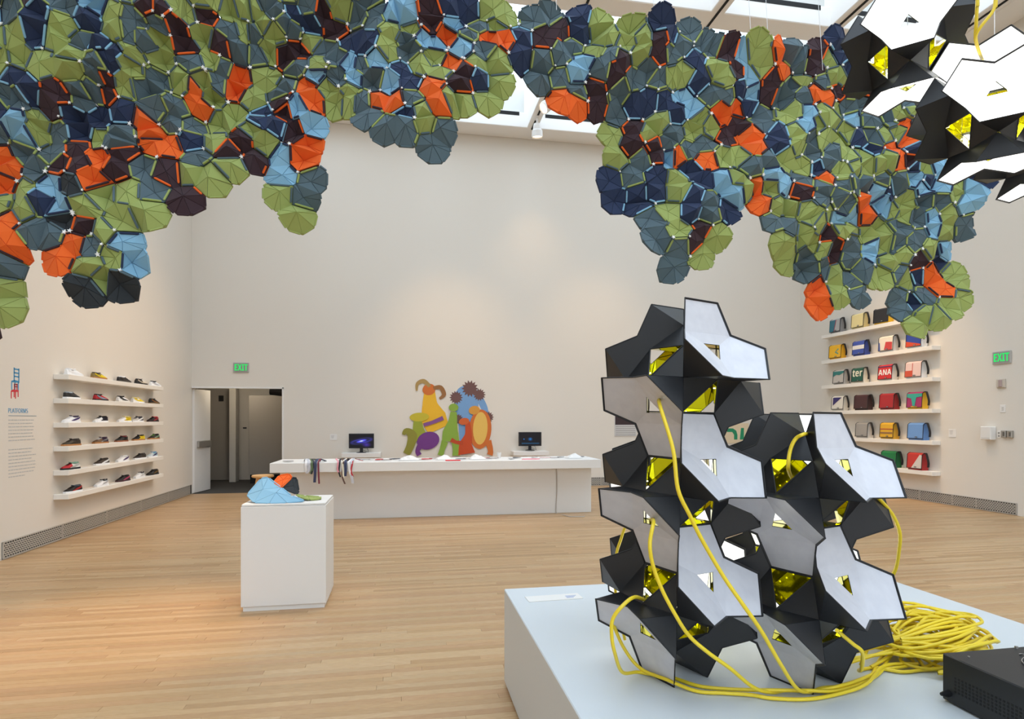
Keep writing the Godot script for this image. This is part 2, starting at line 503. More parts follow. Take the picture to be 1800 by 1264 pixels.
	["s",4.231,4.299,-4.44], ["n",3.673,3.901,-4.33], ["s",3.798,3.917,-4.33],
	["g",3.916,3.928,-4.31], ["g",4.045,3.97,-4.31], ["o",4.146,4.087,-4.35,4.128,3.934,-4.29],
	["o",3.96,3.83,-4.27,4.03,3.748,-4.27], ["n",4.167,3.839,-4.29], ["k",4.161,3.77,-4.3],
	["g",3.631,3.708,-4.25,3.666,3.653,-4.23], ["g",3.803,3.684,-4.24,3.898,3.72,-4.25], ["n",4.209,3.721,-4.33],
	["b",4.22,3.643,-4.36], ["g",4.359,3.708,-4.38], ["b",4.5,3.732,-4.39,4.495,3.59,-4.39],
	["s",3.517,3.476,-4.19,3.657,3.512,-4.22], ["s",3.86,3.556,-4.27], ["s",4.073,3.581,-4.34],
	["b",4.338,3.549,-4.41], ["n",4.37,3.625,-4.4], ["o",3.671,3.386,-4.26,3.761,3.275,-4.35],
	["g",4.676,3.619,-4.35,4.653,3.515,-4.35], ["b",4.787,3.596,-4.32,4.734,3.453,-4.35], ["n",4.839,3.661,-4.3],
	["s",3.464,3.32,-4.2], ["b",3.835,3.466,-4.3], ["s",4.276,4.074,-4.31],
	["s",1.854,3.148,-4.31,1.867,2.958,-4.22], ["g",1.983,3.193,-4.26,2.041,3.026,-4.19], ["k",2.215,3.049,-4.19,2.163,2.936,-4.23],
	["s",2.049,2.898,-4.24,2.019,2.761,-4.3], ["g",2.331,2.995,-4.22,2.232,2.862,-4.25], ["g",2.844,3.243,-4.17,2.943,3.254,-4.15],
	["g",3.047,3.234,-4.13,3.101,3.159,-4.13], ["g",3.268,3.219,-4.16], ["s",2.773,3.113,-4.14,2.905,3.094,-4.12],
	["g",3.168,3.114,-4.16], ["b",3.426,3.202,-4.23,3.607,3.235,-4.3], ["b",3.958,3.376,-4.38,3.882,3.392,-4.35],
	["g",4.181,3.443,-4.41,4.183,3.336,-4.41], ["s",4.364,3.453,-4.4,4.305,3.306,-4.39], ["s",4.491,3.453,-4.38],
	["g",3.022,3.031,-4.14,3.172,2.985,-4.23], ["g",2.835,2.947,-4.12,2.949,2.84,-4.21], ["g",3.432,3.133,-4.27,3.598,3.152,-4.33],
	["k",3.29,3.074,-4.24,3.426,2.968,-4.34], ["g",3.943,3.213,-4.4,3.978,3.062,-4.39], ["g",3.786,3.137,-4.39],
	["s",4.127,3.234,-4.4,4.101,3.068,-4.39], ["s",4.332,3.158,-4.4,4.247,3.089,-4.4], ["b",4.431,3.31,-4.38,4.442,3.228,-4.39],
	["g",4.603,3.341,-4.38,4.598,3.213,-4.42], ["s",3.614,3.048,-4.37,3.615,2.912,-4.37], ["b",3.832,3.033,-4.38,3.832,2.945,-4.37],
	["g",4.027,2.926,-4.39,4.147,2.999,-4.4], ["s",3.165,2.805,-4.31,3.157,2.895,-4.27], ["s",3.351,2.832,-4.34],
	["k",4.336,2.957,-4.45], ["n",4.549,3.05,-4.47,4.576,2.981,-4.5], ["o",4.509,2.859,-4.51,4.573,2.72,-4.47],
	["g",4.715,2.864,-4.5,4.736,2.8,-4.45], ["g",4.71,2.647,-4.36,4.563,2.557,-4.36], ["g",4.257,2.796,-4.47],
	["s",4.389,2.685,-4.49], ["s",4.17,2.64,-4.47,4.204,2.529,-4.46], ["g",4.365,2.503,-4.4,4.263,2.397,-4.36],
	["g",4.472,2.476,-4.35], ["o",3.286,2.649,-4.32,3.291,2.52,-4.28], ["g",3.468,2.786,-4.34,3.447,2.611,-4.3],
	["s",3.624,2.749,-4.34], ["s",3.662,2.626,-4.34], ["g",3.852,2.807,-4.36,3.956,2.807,-4.39],
	["b",4.62,3.077,-4.48], ["s",4.787,3.281,-4.43], ["s",-1.467,4.68,-4.3,-1.584,4.665,-4.3],
	["g",-2.861,3.398,-4.41,-2.712,3.366,-4.35], ["g",-1.686,4.626,-4.28,-1.792,4.56,-4.23], ["k",-2.723,3.107,-4.44,-2.729,3.233,-4.38],
	["s",-2.785,3.87,-4.28,-2.79,3.76,-4.26], ["g",-2.799,2.341,-4.34,-2.786,2.455,-4.27], ["g",-0.605,4.776,-4.29,-0.489,4.751,-4.23],
	["n",-1.914,4.533,-4.18,-2.029,4.534,-4.19], ["k",-2.66,2.352,-4.34,-2.671,2.193,-4.34], ["s",-2.625,3.906,-4.23,-2.658,4.075,-4.29],
	["s",-1.41,4.501,-4.22,-1.31,4.514,-4.25], ["g",-1.917,4.407,-4.18,-2.022,4.348,-4.15], ["o",-2.307,4.405,-4.25,-2.343,4.559,-4.33],
	["b",-0.634,4.631,-4.27,-0.495,4.613,-4.25], ["s",-2.755,2.955,-4.42,-2.913,2.96,-4.46], ["n",-1.163,4.607,-4.33,-1.055,4.654,-4.38],
	["b",-2.903,4.443,-4.41,-2.896,4.417,-4.42], ["s",-2.832,2.638,-4.32,-2.875,2.774,-4.4], ["o",-2.508,4.415,-4.35,-2.655,4.474,-4.42],
	["b",-2.839,2.202,-4.4], ["s",-2.866,3.098,-4.43,-2.871,3.202,-4.4], ["s",-0.301,4.723,-4.18,-0.32,4.643,-4.28],
	["s",-1.668,4.44,-4.23,-1.551,4.469,-4.22], ["s",-1.051,4.757,-4.32,-1.175,4.704,-4.28], ["k",-2.914,4.582,-4.41,-2.78,4.563,-4.39],
	["g",-0.751,4.83,-4.35,-0.795,4.664,-4.34], ["b",-2.533,4.612,-4.39,-2.628,4.592,-4.39], ["b",-1.327,4.66,-4.27],
	["o",-2.868,4.117,-4.4,-2.892,4.254,-4.44], ["s",-0.926,4.785,-4.36,-0.934,4.659,-4.38], ["s",-2.212,4.536,-4.26,-2.142,4.332,-4.16],
	["n",-2.772,4.445,-4.43,-2.716,4.418,-4.43], ["o",-2.824,3.655,-4.33,-2.88,3.547,-4.41], ["b",-1.809,4.444,-4.23],
	["s",-2.724,3.537,-4.37,-2.669,3.662,-4.35], ["g",-2.637,2.629,-4.24,-2.638,2.77,-4.29], ["g",-2.653,2.499,-4.26],
	["k",-2.697,4.234,-4.37], ["g",-2.639,3.777,-4.29], ["s",-2.6,3.45,-4.34],
	["s",0.525,4.45,-4.31], ["s",4.125,2.825,-4.41], ["s",-0.75,4.075,-4.41],
	["g",-1.75,4.3,-4.17], ["k",-2.3,4.25,-4.2], ["k",3.6,4.3,-4.34],
	["s",-2.6,4.325,-4.39], ["s",3.325,4.325,-4.31], ["n",-1.825,3.6,-4.28],
	["g",3.55,3.6,-4.22], ["n",3.75,3.8,-4.29], ["s",3.725,2.825,-4.36],
	["n",3.975,3.5,-4.33], ["k",-2.75,2.825,-4.36], ["g",4.425,3.075,-4.43],
	["g",3.3,2.95,-4.29], ["k",-2.15,3.2,-4.22], ["g",-2.4,4.325,-4.25],
	["k",3.475,4.275,-4.32], ["n",4.375,2.825,-4.48], ["s",-1.425,4,-4.37],
	["n",-1.425,3.475,-4.37], ["g",-2.125,4.45,-4.19], ["n",-0.975,3.75,-4.39],
	["s",-2.65,2.9,-4.35], ["s",3.125,4.175,-4.28], ["s",0.05,3.8,-4.15],
	["s",0.55,4.225,-4.22], ["g",-2.55,4,-4.24], ["s",-0.825,4.55,-4.35],
	["g",3.225,3.95,-4.24], ["g",3.15,4.325,-4.3], ["n",-2.25,2.975,-4.22],
	["g",2.35,3.875,-4.33], ["n",4.3,2.6,-4.46], ["g",-2.8,4.325,-4.43],
	["g",0.2,4.15,-4.23], ["g",3.4,4.525,-4.34], ["s",-2,4,-4.16],
	["g",4.075,3.375,-4.4], ["s",0.45,4.35,-4.28], ["g",-2.525,3.85,-4.26],
	["g",3.55,3.95,-4.32], ["n",-2.575,3.575,-4.31], ["n",0.525,4,-4.2],
	["s",-1.575,4.35,-4.18], ["n",-2.6,4.175,-4.33], ["k",-2,2.825,-4.17],
	["n",3.6,4.475,-4.35], ["g",-2.55,2.7,-4.25], ["g",3.475,4.125,-4.31],
	["g",0.65,4.45,-4.28], ["k",-1.175,3.425,-4.33], ["n",-0,3.675,-4.12]
]


func room() -> void:
	var t := 0.25
	var top := 9.4
	# back wall with the doorway at its left end
	var b := MB.new()
	b.slab(Vector3(-2.64, 0, WALL_B - t), Vector3(WALL_R + t, top, WALL_B))
	b.slab(Vector3(WALL_L - t, 2.28, WALL_B - t), Vector3(-2.64, top, WALL_B))
	b.slab(Vector3(-6.8, 0, WALL_B - t), Vector3(WALL_L, 2.95, WALL_B))
	struct("wall_back", b, M.wall)
	b = MB.new()
	b.slab(Vector3(WALL_L - t, 0, WALL_B), Vector3(WALL_L, top, WALL_F))
	struct("wall_left", b, M.wall)
	b = MB.new()
	b.slab(Vector3(WALL_R, 0, WALL_B - t), Vector3(WALL_R + t, top, WALL_F))
	struct("wall_right", b, M.wall)
	b = MB.new()
	# behind the viewer: a wall with a wide glazed opening, whose daylight falls on everything that faces the viewer
	b.slab(Vector3(WALL_L - t, 0, WALL_F), Vector3(-3.8, top, WALL_F + t))
	b.slab(Vector3(9.3, 0, WALL_F), Vector3(WALL_R + t, top, WALL_F + t))
	b.slab(Vector3(-3.8, 0, WALL_F), Vector3(9.3, 0.4, WALL_F + t))
	b.slab(Vector3(-3.8, 7.2, WALL_F), Vector3(9.3, top, WALL_F + t))
	struct("wall_front", b, M.wall)
	var win := struct("window_1")
	var glass := flat(Color(0.9, 0.95, 0.95), 0.02)
	glass.transparency = BaseMaterial3D.TRANSPARENCY_ALPHA
	glass.albedo_color.a = 0.06
	for i in 6:
		b = MB.new()
		b.slab(Vector3(-3.8 + i * 2.62 - 0.04, 0.4, WALL_F + 0.08), Vector3(-3.8 + i * 2.62 + 0.04, 7.2, WALL_F + 0.18), 0.006)
		part("mullion", b, M.grey, win)
		if i < 5:
			b = MB.new()
			b.slab(Vector3(-3.76 + i * 2.62, 0.4, WALL_F + 0.12), Vector3(-3.84 + (i + 1) * 2.62, 7.2, WALL_F + 0.13))
			part("pane", b, glass, win)
	# slim frame round the doorway
	b = MB.new()
	b.slab(Vector3(-2.66, 0, WALL_B - 0.02), Vector3(-2.625, 2.30, WALL_B + 0.012), 0.004)
	b.slab(Vector3(WALL_L + 0.005, 2.265, WALL_B - 0.02), Vector3(-2.625, 2.30, WALL_B + 0.012), 0.004)
	struct("trim_1", b, M.white)


func floor_planks() -> void:
	var fl := struct("floor")
	var b := MB.new()
	b.slab(Vector3(WALL_L, -0.2, WALL_B), Vector3(WALL_R, -0.018, WALL_F))
	part("subfloor", b, flat(rgb(70, 48, 30), 0.9), fl)
	var rest := MB.new()
	var row := 0.0572
	var shown := 0
	var tones := [Color(0.56, 0.365, 0.185), Color(0.60, 0.405, 0.215), Color(0.50, 0.315, 0.155), Color(0.64, 0.445, 0.25), Color(0.58, 0.375, 0.195), Color(0.55, 0.345, 0.18), Color(0.61, 0.425, 0.235)]
	var z := WALL_B
	var spans := []
	while z < WALL_F - 0.02:
		var x := WALL_L - rng.randf() * 0.9
		while x < WALL_R:
			var l := rng.randf_range(0.45, 2.1)
			var x0 := maxf(x, WALL_L)
			var x1 := minf(x + l, WALL_R)
			var tone: Color = tones[rng.randi() % tones.size()] * rng.randf_range(0.93, 1.05)
			if x1 - x0 > 0.02:
				spans.append([x0, x1, z, Color(tone.r, tone.g, tone.b), rng.randf_range(-0.0004, 0.0004)])
			x += l
		z += row
	# the strips that show largest are parts of their own
	spans.sort_custom(func(p, q): return p[2] > q[2] if p[2] != q[2] else p[0] < q[0])
	for s in spans:
		var near: bool = s[2] < -2.75 and s[2] > -6.2 and s[0] < 0.75 and s[1] > -2.9 + (s[2] + 2.75) * 0.75
		var m := rest
		if near and shown < 300:
			m = MB.new()
		m.tint = s[3]
		m.slab(Vector3(s[0] + 0.0006, -0.019, s[2] + 0.0006), Vector3(s[1] - 0.0006, s[4], minf(s[2] + row, WALL_F) - 0.0006), 0.0011)
		if m != rest:
			part("plank", m, M.wood, fl)
			shown += 1
	var r := part("plank_field", rest, M.wood, fl)
	r.set_meta("kind", "stuff")


func ceiling_grid() -> void:
	var ce := struct("ceiling")
	var high := 1.05
	var xs := [-3.64, -1.48, 0.68, 2.84, 5.0, 7.16, 9.32]
	var zs := [-9.15, -4.9, -0.65, 3.6, 7.85]
	var b: MB
	for x in xs:
		b = MB.new()
		b.slab(Vector3(x - 0.12, SOFFIT, WALL_B), Vector3(x + 0.12, SOFFIT + high, WALL_F), 0.012)
		part("beam", b, M.ceiling, ce)
		b = MB.new()
		b.slab(Vector3(x - 0.02, SOFFIT - 0.012, WALL_B + 0.5), Vector3(x + 0.02, SOFFIT + 0.02, WALL_F))
		part("lighting_track", b, M.slot, ce)
	for z in zs:
		b = MB.new()
		b.slab(Vector3(WALL_L, SOFFIT, z - 0.2), Vector3(WALL_R, SOFFIT + 0.34, z + 0.2), 0.012)
		part("cross_beam", b, M.ceiling, ce)
		b = MB.new()
		b.slab(Vector3(WALL_L, SOFFIT + 0.34, z - 0.06), Vector3(WALL_R, SOFFIT + high, z + 0.06))
		part("baffle", b, M.baffle, ce)
	# soffits along the walls
	b = MB.new()
	b.slab(Vector3(WALL_L, SOFFIT, WALL_B), Vector3(WALL_R, SOFFIT + 0.34, WALL_B + 0.55), 0.012)
	part("soffit", b, M.ceiling, ce)
	b = MB.new()
	b.slab(Vector3(WALL_L, SOFFIT + 0.34, WALL_B), Vector3(WALL_R, SOFFIT + high, WALL_B + 0.2))
	part("baffle", b, M.baffle, ce)
	b = MB.new()
	b.slab(Vector3(WALL_R - 0.55, SOFFIT, WALL_B), Vector3(WALL_R, SOFFIT + high, WALL_F), 0.012)
	part("soffit", b, M.ceiling, ce)
	b = MB.new()
	b.slab(Vector3(WALL_L, SOFFIT, WALL_B), Vector3(WALL_L + 0.4, SOFFIT + high, WALL_F), 0.012)
	part("soffit", b, M.ceiling, ce)
	# dark air slots where the cross beams meet the wells
	var edges := [WALL_B + 0.55]
	for z in zs:
		edges.append(z + 0.2)
	for z in edges:
		for i in xs.size() - 1:
			b = MB.new()
			b.slab(Vector3(xs[i] + 0.3, SOFFIT + 0.26, z - 0.01), Vector3(xs[i + 1] - 0.3, SOFFIT + 0.34, z + 0.006))
			part("air_slot", b, M.slot, ce)
	b = MB.new()
	b.slab(Vector3(WALL_R - 0.562, SOFFIT + 0.26, WALL_B + 0.9), Vector3(WALL_R - 0.54, SOFFIT + 0.32, WALL_F - 1.0))
	part("air_slot", b, M.slot, ce)


func corridor() -> void:
	var b := MB.new()
	b.slab(Vector3(-6.6, -0.2, -18.0), Vector3(-0.8, 0.0, WALL_B))
	struct("floor_corridor", b, M.carpet)
	b = MB.new()
	b.slab(Vector3(-6.8, 0, -17.0), Vector3(-0.8, 2.75, -16.8))
	struct("wall_corridor_back", b, M.corridor)
	b = MB.new()
	b.slab(Vector3(-6.8, 0, -16.8), Vector3(-6.6, 2.75, WALL_B - 0.25))
	struct("wall_corridor_left", b, M.corridor)
	b = MB.new()
	b.slab(Vector3(-1.0, 0, -16.8), Vector3(-0.8, 2.75, WALL_B - 0.25))
	struct("wall_corridor_right", b, M.corridor)
	b = MB.new()
	b.slab(Vector3(-6.8, 2.75, -17.0), Vector3(-0.8, 2.95, WALL_B - 0.25))
	struct("ceiling_corridor", b, M.corridor)
	# grey partition in the right half of the doorway
	var w := struct("wall_partition")
	b = MB.new()
	b.slab(Vector3(-3.82, 0.22, -15.9), Vector3(-1.4, 2.19, -15.75), 0.006)
	part("panel", b, M.corridor_dark, w)
	b = MB.new()
	b.slab(Vector3(-3.8, 0.0, -15.87), Vector3(-1.4, 0.22, -15.8))
	part("dark_base", b, M.slot, w)
	# pilaster and closed door further left
	b = MB.new()
	b.slab(Vector3(-4.40, 0, -16.5), Vector3(-4.24, 2.4, -16.2), 0.006)
	struct("trim_2", b, M.corridor)
	var d := struct("door_1")
	b = MB.new()
	b.slab(Vector3(-5.3, 0.01, -16.8), Vector3(-4.52, 2.4, -16.74), 0.004)
	part("leaf", b, M.corridor_dark, d)
	b = MB.new()
	b.slab(Vector3(-4.8, 2.07, -16.74), Vector3(-4.68, 2.22, -16.73), 0.003)
	part("vision_panel", b, M.slot, d)
	var rd := thing("door_reader", "small dark door reader on the corridor wall by the grey partition", "reader", Vector3(-4.17, 1.37, -16.8))
	b = MB.new()
	b.box(Vector3(0, 0, 0.012), Vector3(0.09, 0.035, 0.024), 0.004)
	part("housing", b, M.slot, rd)
	# the open white door leaf with its push bar
	var leaf := struct("door_2")
	leaf.position = Vector3(-4.46, 0, WALL_B - 0.05)
	leaf.rotation.y = deg_to_rad(82)
	b = MB.new()
	b.slab(Vector3(0, 0.012, -0.045), Vector3(0.74, 2.25, 0.0), 0.004)
	part("leaf", b, M.white, leaf)
	b = MB.new()
	b.slab(Vector3(0.1, 0.98, 0.0), Vector3(0.68, 1.13, 0.05), 0.012)
	part("push_bar", b, M.steel, leaf)
	var dl := thing("corridor_downlight", "round ceiling downlight of the corridor behind the doorway", "light", Vector3(-3.9, 2.745, -15.0))
	b = MB.new()
	b.lathe([Vector2(0.0, -0.01), Vector2(0.1, -0.01), Vector2(0.1, 0.0)], 24)
	var glow := flat(rgb(255, 248, 235), 0.5)
	glow.emission_enabled = true
	glow.emission = Color(1, 0.95, 0.86)
	glow.emission_energy_multiplier = 1.5
	part("lens", b, glow, dl)
	b = MB.new()
	b.lathe([Vector2(0.1, -0.012), Vector2(0.125, -0.012), Vector2(0.13, 0.0)], 24)
	part("trim_ring", b, M.white, dl)
	var om := OmniLight3D.new()
	om.name = "light"
	om.light_color = Color(1, 0.95, 0.86)
	om.light_energy = 0.6
	om.light_size = 0.1
	om.omni_range = 15.0
	om.omni_attenuation = 2.0
	om.shadow_enabled = true
	om.position = Vector3(0, -0.14, 0)
	dl.add_child(om)
	# black lamp hood hanging in the corridor
	var lamp := thing("stage_lamp", "black lamp hood hanging high inside the doorway", "lamp", Vector3(-2.62, 2.2, -14.9))
	b = MB.new()
	b.xf = Transform3D(Basis(Vector3.BACK, deg_to_rad(75)), Vector3.ZERO)
	b.lathe([Vector2(0.0, -0.02), Vector2(0.07, 0.0), Vector2(0.1, 0.12), Vector2(0.13, 0.3), Vector2(0.16, 0.5), Vector2(0.12, 0.52), Vector2(0.0, 0.5)], 14)
	part("hood", b, M.rim, lamp)
	b = MB.new()
	b.tube([Vector3(-0.15, 0.03, 0), Vector3(-0.15, 0.55, 0)], 0.018, 8)
	part("hanger", b, M.rim, lamp)


func grille_panel(l: float) -> ArrayMesh:
	var b := MB.new()
	b.slab(Vector3(0, 0.012, 0), Vector3(l, 0.022, 0.012))
	b.slab(Vector3(0, 0.193, 0), Vector3(l, 0.205, 0.012))
	b.slab(Vector3(0, 0.012, 0), Vector3(0.012, 0.205, 0.012))
	b.slab(Vector3(l - 0.012, 0.012, 0), Vector3(l, 0.205, 0.012))
	var rows := 7
	for r in range(1, rows):
		var y := 0.022 + 0.171 * r / rows
		b.slab(Vector3(0.012, y - 0.0058, 0.002), Vector3(l - 0.012, y + 0.0058, 0.01))
	for r in rows:
		var y := 0.022 + 0.171 * r / rows
		var x := 0.03 + (0.022 if r % 2 else 0.0)
		while x < l - 0.02:
			b.slab(Vector3(x - 0.006, y, 0.003), Vector3(x + 0.006, y + 0.0245, 0.009))
			x += 0.044
	return b.mesh()


func wall_grilles() -> void:
	var pm := grille_panel(1.19)
	# [name, start, heading, count]
	var runs := [["baseboard_left", Vector3(WALL_L + 0.002, 0, -7.68), PI / 2, 5], ["baseboard_right", Vector3(WALL_R - 0.002, 0, -13.78), -PI / 2, 4], ["baseboard_back", Vector3(-2.55, 0, WALL_B + 0.002), 0.0, 10]]
	for r in runs:
		var n := struct(r[0])
		n.position = r[1]
		n.rotation.y = r[2]
		var total: float = r[3] * 1.2
		if r[0] == "baseboard_right":
			total = 5.5
		if r[0] == "baseboard_left":
			total = 6.1
		var b := MB.new()
		b.slab(Vector3(0, 0.008, 0.0), Vector3(total, 0.2, 0.003))
		part("recess", b, M.slot, n)
		var x := 0.0
		while x < total - 0.3:
			var p := part("grille", pm, M.grille, n)
			p.position = Vector3(minf(x, total - 1.19), 0, 0.004)
			x += 1.2


func podium_and_pedestal() -> void:
	var p := thing("display_podium", "large low white podium carrying the stack of faceted black lights", "podium", Vector3(1.82, 0, -2.3))
	var b := MB.new()
	b.slab(Vector3(-1.23, 0.02, -1.26), Vector3(1.23, 0.575, 1.3), 0.004)
	part("body", b, M.podium, p)
	b = MB.new()
	b.slab(Vector3(-1.2, 0, -1.23), Vector3(1.2, 0.02, 1.27))
	part("plinth", b, M.grey, p)
	var card := thing("label_card", "white caption card lying on the podium's far left corner", "label", Vector3(0.84, 0.575, -3.33), 0.05)
	b = MB.new()
	b.slab(Vector3(-0.16, 0, -0.05), Vector3(0.16, 0.004, 0.05), 0.001)
	part("card", b, M.white, card)
	b = MB.new()
	for i in 3:
		b.slab(Vector3(0.07, 0.004, -0.01 + i * 0.016), Vector3(0.135 - i * 0.012, 0.0046, -0.004 + i * 0.016))
	part("print", b, paint(rgb(120, 140, 190)), card)
	# pedestal
	var q := thing("pedestal", "tall white pedestal standing alone with blue felt tiles on top", "pedestal", Vector3(-1.0, 0, -5.54))
	b = MB.new()
	b.slab(Vector3(-0.34, 0.04, -0.275), Vector3(0.34, 0.872, 0.275), 0.003)
	part("body", b, M.white, q)
	b = MB.new()
	b.slab(Vector3(-0.325, 0, -0.26), Vector3(0.325, 0.04, 0.26))
	part("plinth", b, M.white, q)
	b = MB.new()
	b.slab(Vector3(-0.335, 0.874, -0.27), Vector3(0.335, 0.892, 0.27), 0.003)
	part("top_panel", b, M.white, q)
	pedestal_felt()
	# black power box on the podium
	var k := thing("power_box", "black metal power box with fan and vent holes on podium corner", "power box", Vector3(1.93, 0.575, -1.87))
	b = MB.new()
	b.slab(Vector3(0, 0.006, 0), Vector3(0.62, 0.172, 0.62), 0.004)
	part("case", b, flat(rgb(30, 30, 32), 0.45), k)
	b = MB.new()
	for r in 5:
		for c in 40:
			b.slab(Vector3(-0.0008, 0.05 + r * 0.012 + 0.0, 0.05 + c * 0.0135), Vector3(0.001, 0.057 + r * 0.012, 0.057 + c * 0.0135))
	var holes := part("vent_holes", b, M.slot, k)
	holes.set_meta("kind", "stuff")
	b = MB.new()
	b.xf = Transform3D(Basis(), Vector3(0.26, 0.172, 0.2))
	b.lathe([Vector2(0.0, 0.001), Vector2(0.098, 0.001), Vector2(0.1, 0.0), Vector2(0.1, -0.004)], 32)
	part("fan_opening", b, M.slot, k)
	b = MB.new()
	for i in 6:
		var rad := 0.016 + i * 0.0165
		var ring := []
		for s in 37:
			ring.append(Vector3(0.26 + cos(TAU * s / 36) * rad, 0.181, 0.2 + sin(TAU * s / 36) * rad))
		b.tube(ring, 0.0016, 6, false)
	for i in 4:
		var ang := TAU * i / 4 + PI
		b.tube([Vector3(0.26 + cos(ang) * 0.012, 0.179, 0.2 + sin(ang) * 0.012), Vector3(0.26 + cos(ang) * 0.125, 0.179, 0.2 + sin(ang) * 0.125), Vector3(0.26 + cos(ang) * 0.135, 0.174, 0.2 + sin(ang) * 0.135)], 0.0028, 6)
	part("fan_guard", b, flat(rgb(190, 192, 196), 0.25, 0.9), k)
	b = MB.new()
	b.tube([Vector3(-0.03, 0.035, 0.025), Vector3(-0.012, 0.035, 0.025), Vector3(0.002, 0.035, 0.025)], [0.006, 0.011, 0.012], 10)
	part("cable_gland", b, M.rim, k)
	b = MB.new()
	b.tube([Vector3(0.31, 0.172, 0.012), Vector3(0.31, 0.18, 0.012)], 0.006, 8)
	b.tube([Vector3(0.06, 0.172, 0.05), Vector3(0.06, 0.175, 0.05)], 0.004, 8)
	part("screw", b, M.steel, k)


# three joined felt tiles lying on the pedestal: blue facets in front, orange and charcoal behind, olive on the right
func pedestal_felt() -> void:
	var t := thing("felt_tile_sample", "light blue felt tiles with orange and olive pieces lying on pedestal", "felt tiles", Vector3(-1.0, 0.892, -5.54))
	var sheets := [
		["blue_sheet", "b", [[-0.335, 0.055, 0.10], [-0.25, 0.005, 0.22], [-0.12, 0.0, 0.255], [0.02, 0.0, 0.25], [0.16, 0.008, 0.215], [0.03, 0.04, 0.1], [-0.07, 0.105, 0.02], [-0.19, 0.19, -0.03], [-0.245, 0.185, -0.03]], [[-0.205, 0.1, 0.11], [-0.09, 0.075, 0.14]]],
		["orange_sheet", "o", [[-0.14, 0.145, 0.0], [-0.07, 0.1, 0.02], [0.0, 0.18, -0.1], [-0.03, 0.21, -0.13], [-0.11, 0.2, -0.1]], [[-0.07, 0.165, -0.06]]],
		["charcoal_sheet", "c", [[-0.075, 0.1, 0.015], [0.06, 0.04, 0.0], [0.065, 0.06, -0.06], [0.035, 0.17, -0.13], [0.0, 0.18, -0.1]], [[0.02, 0.11, -0.06]]],
		["olive_sheet", "g", [[0.1, 0.028, 0.12], [0.19, 0.005, 0.14], [0.27, 0.004, 0.09], [0.26, 0.012, 0.0], [0.12, 0.022, -0.02], [0.06, 0.04, 0.04]], [[0.16, 0.03, 0.06]]],
	]
	for s in sheets:
		var b := MB.new()
		var fl := MB.new()
		var rim: Array = s[2]
		var mids: Array = s[3]
		var pts := []
		for r in rim:
			pts.append(Vector3(r[0], r[1] + 0.004, r[2]))
		var cs := []
		for r in mids:
			cs.append(Vector3(r[0], r[1] + 0.004, r[2]))
		var back := MB.new()
		var dn := Vector3(0, 0.004, 0.004)
		var near := func(m: Vector3) -> Vector3:
			var best: Vector3 = cs[0]
			for cc in cs:
				if cc.distance_to(m) < best.distance_to(m):
					best = cc
			return best
		for i in pts.size():
			var p: Vector3 = pts[i]
			var q: Vector3 = pts[(i + 1) % pts.size()]
			var o: Vector3 = pts[(i - 1 + pts.size()) % pts.size()]
			var best: Vector3 = near.call((p + q) / 2)
			var prev: Vector3 = near.call((p + o) / 2)
			felt_facet(b, best, p, q, true)
			if prev != best:
				felt_facet(b, p, best, prev, false)
				back.tri(p - dn, prev - dn, best - dn)
			back.tri(best - dn, q - dn, p - dn)
			fl.tube([p.lerp(q, 0.08), p.lerp(q, 0.13), p.lerp(q, 0.87), p.lerp(q, 0.92)], [0.003, 0.007, 0.007, 0.003], 7)
		var o := part(s[0], b, M["felt_" + s[1]], t)
		part("folded_edge", fl, M["felt_" + s[1]], o)
		part("reverse_side", back, M["felt_c"], o)


# one pressed facet of a felt tile: a triangle whose two radial sides fall into a shallow groove
func felt_facet(b: MB, c: Vector3, p: Vector3, q: Vector3, grooves: bool) -> void:
	var n := (p - c).cross(q - c)
	if n.length() < 1e-7:
		return
	n = n.normalized()
	var e := (q - p)
	var l := e.length()
	if not grooves or l < 0.012:
		b.tri(c, p, q)
		return
	var t := minf(0.0024 / l, 0.3)
	var p2 := p + e * t
	var q2 := q - e * t
	var mid := (p + q) / 2 - c
	var c2 := c + mid.normalized() * minf(0.0028 * mid.length() / l * 2.0, mid.length() * 0.2)
	var d := Vector3(0, 0.002, 0.0055)
	b.tri(c2, p2, q2)
	b.quad(c - d, p - d, p2, c2)
	b.quad(c - d, c2, q2, q - d)


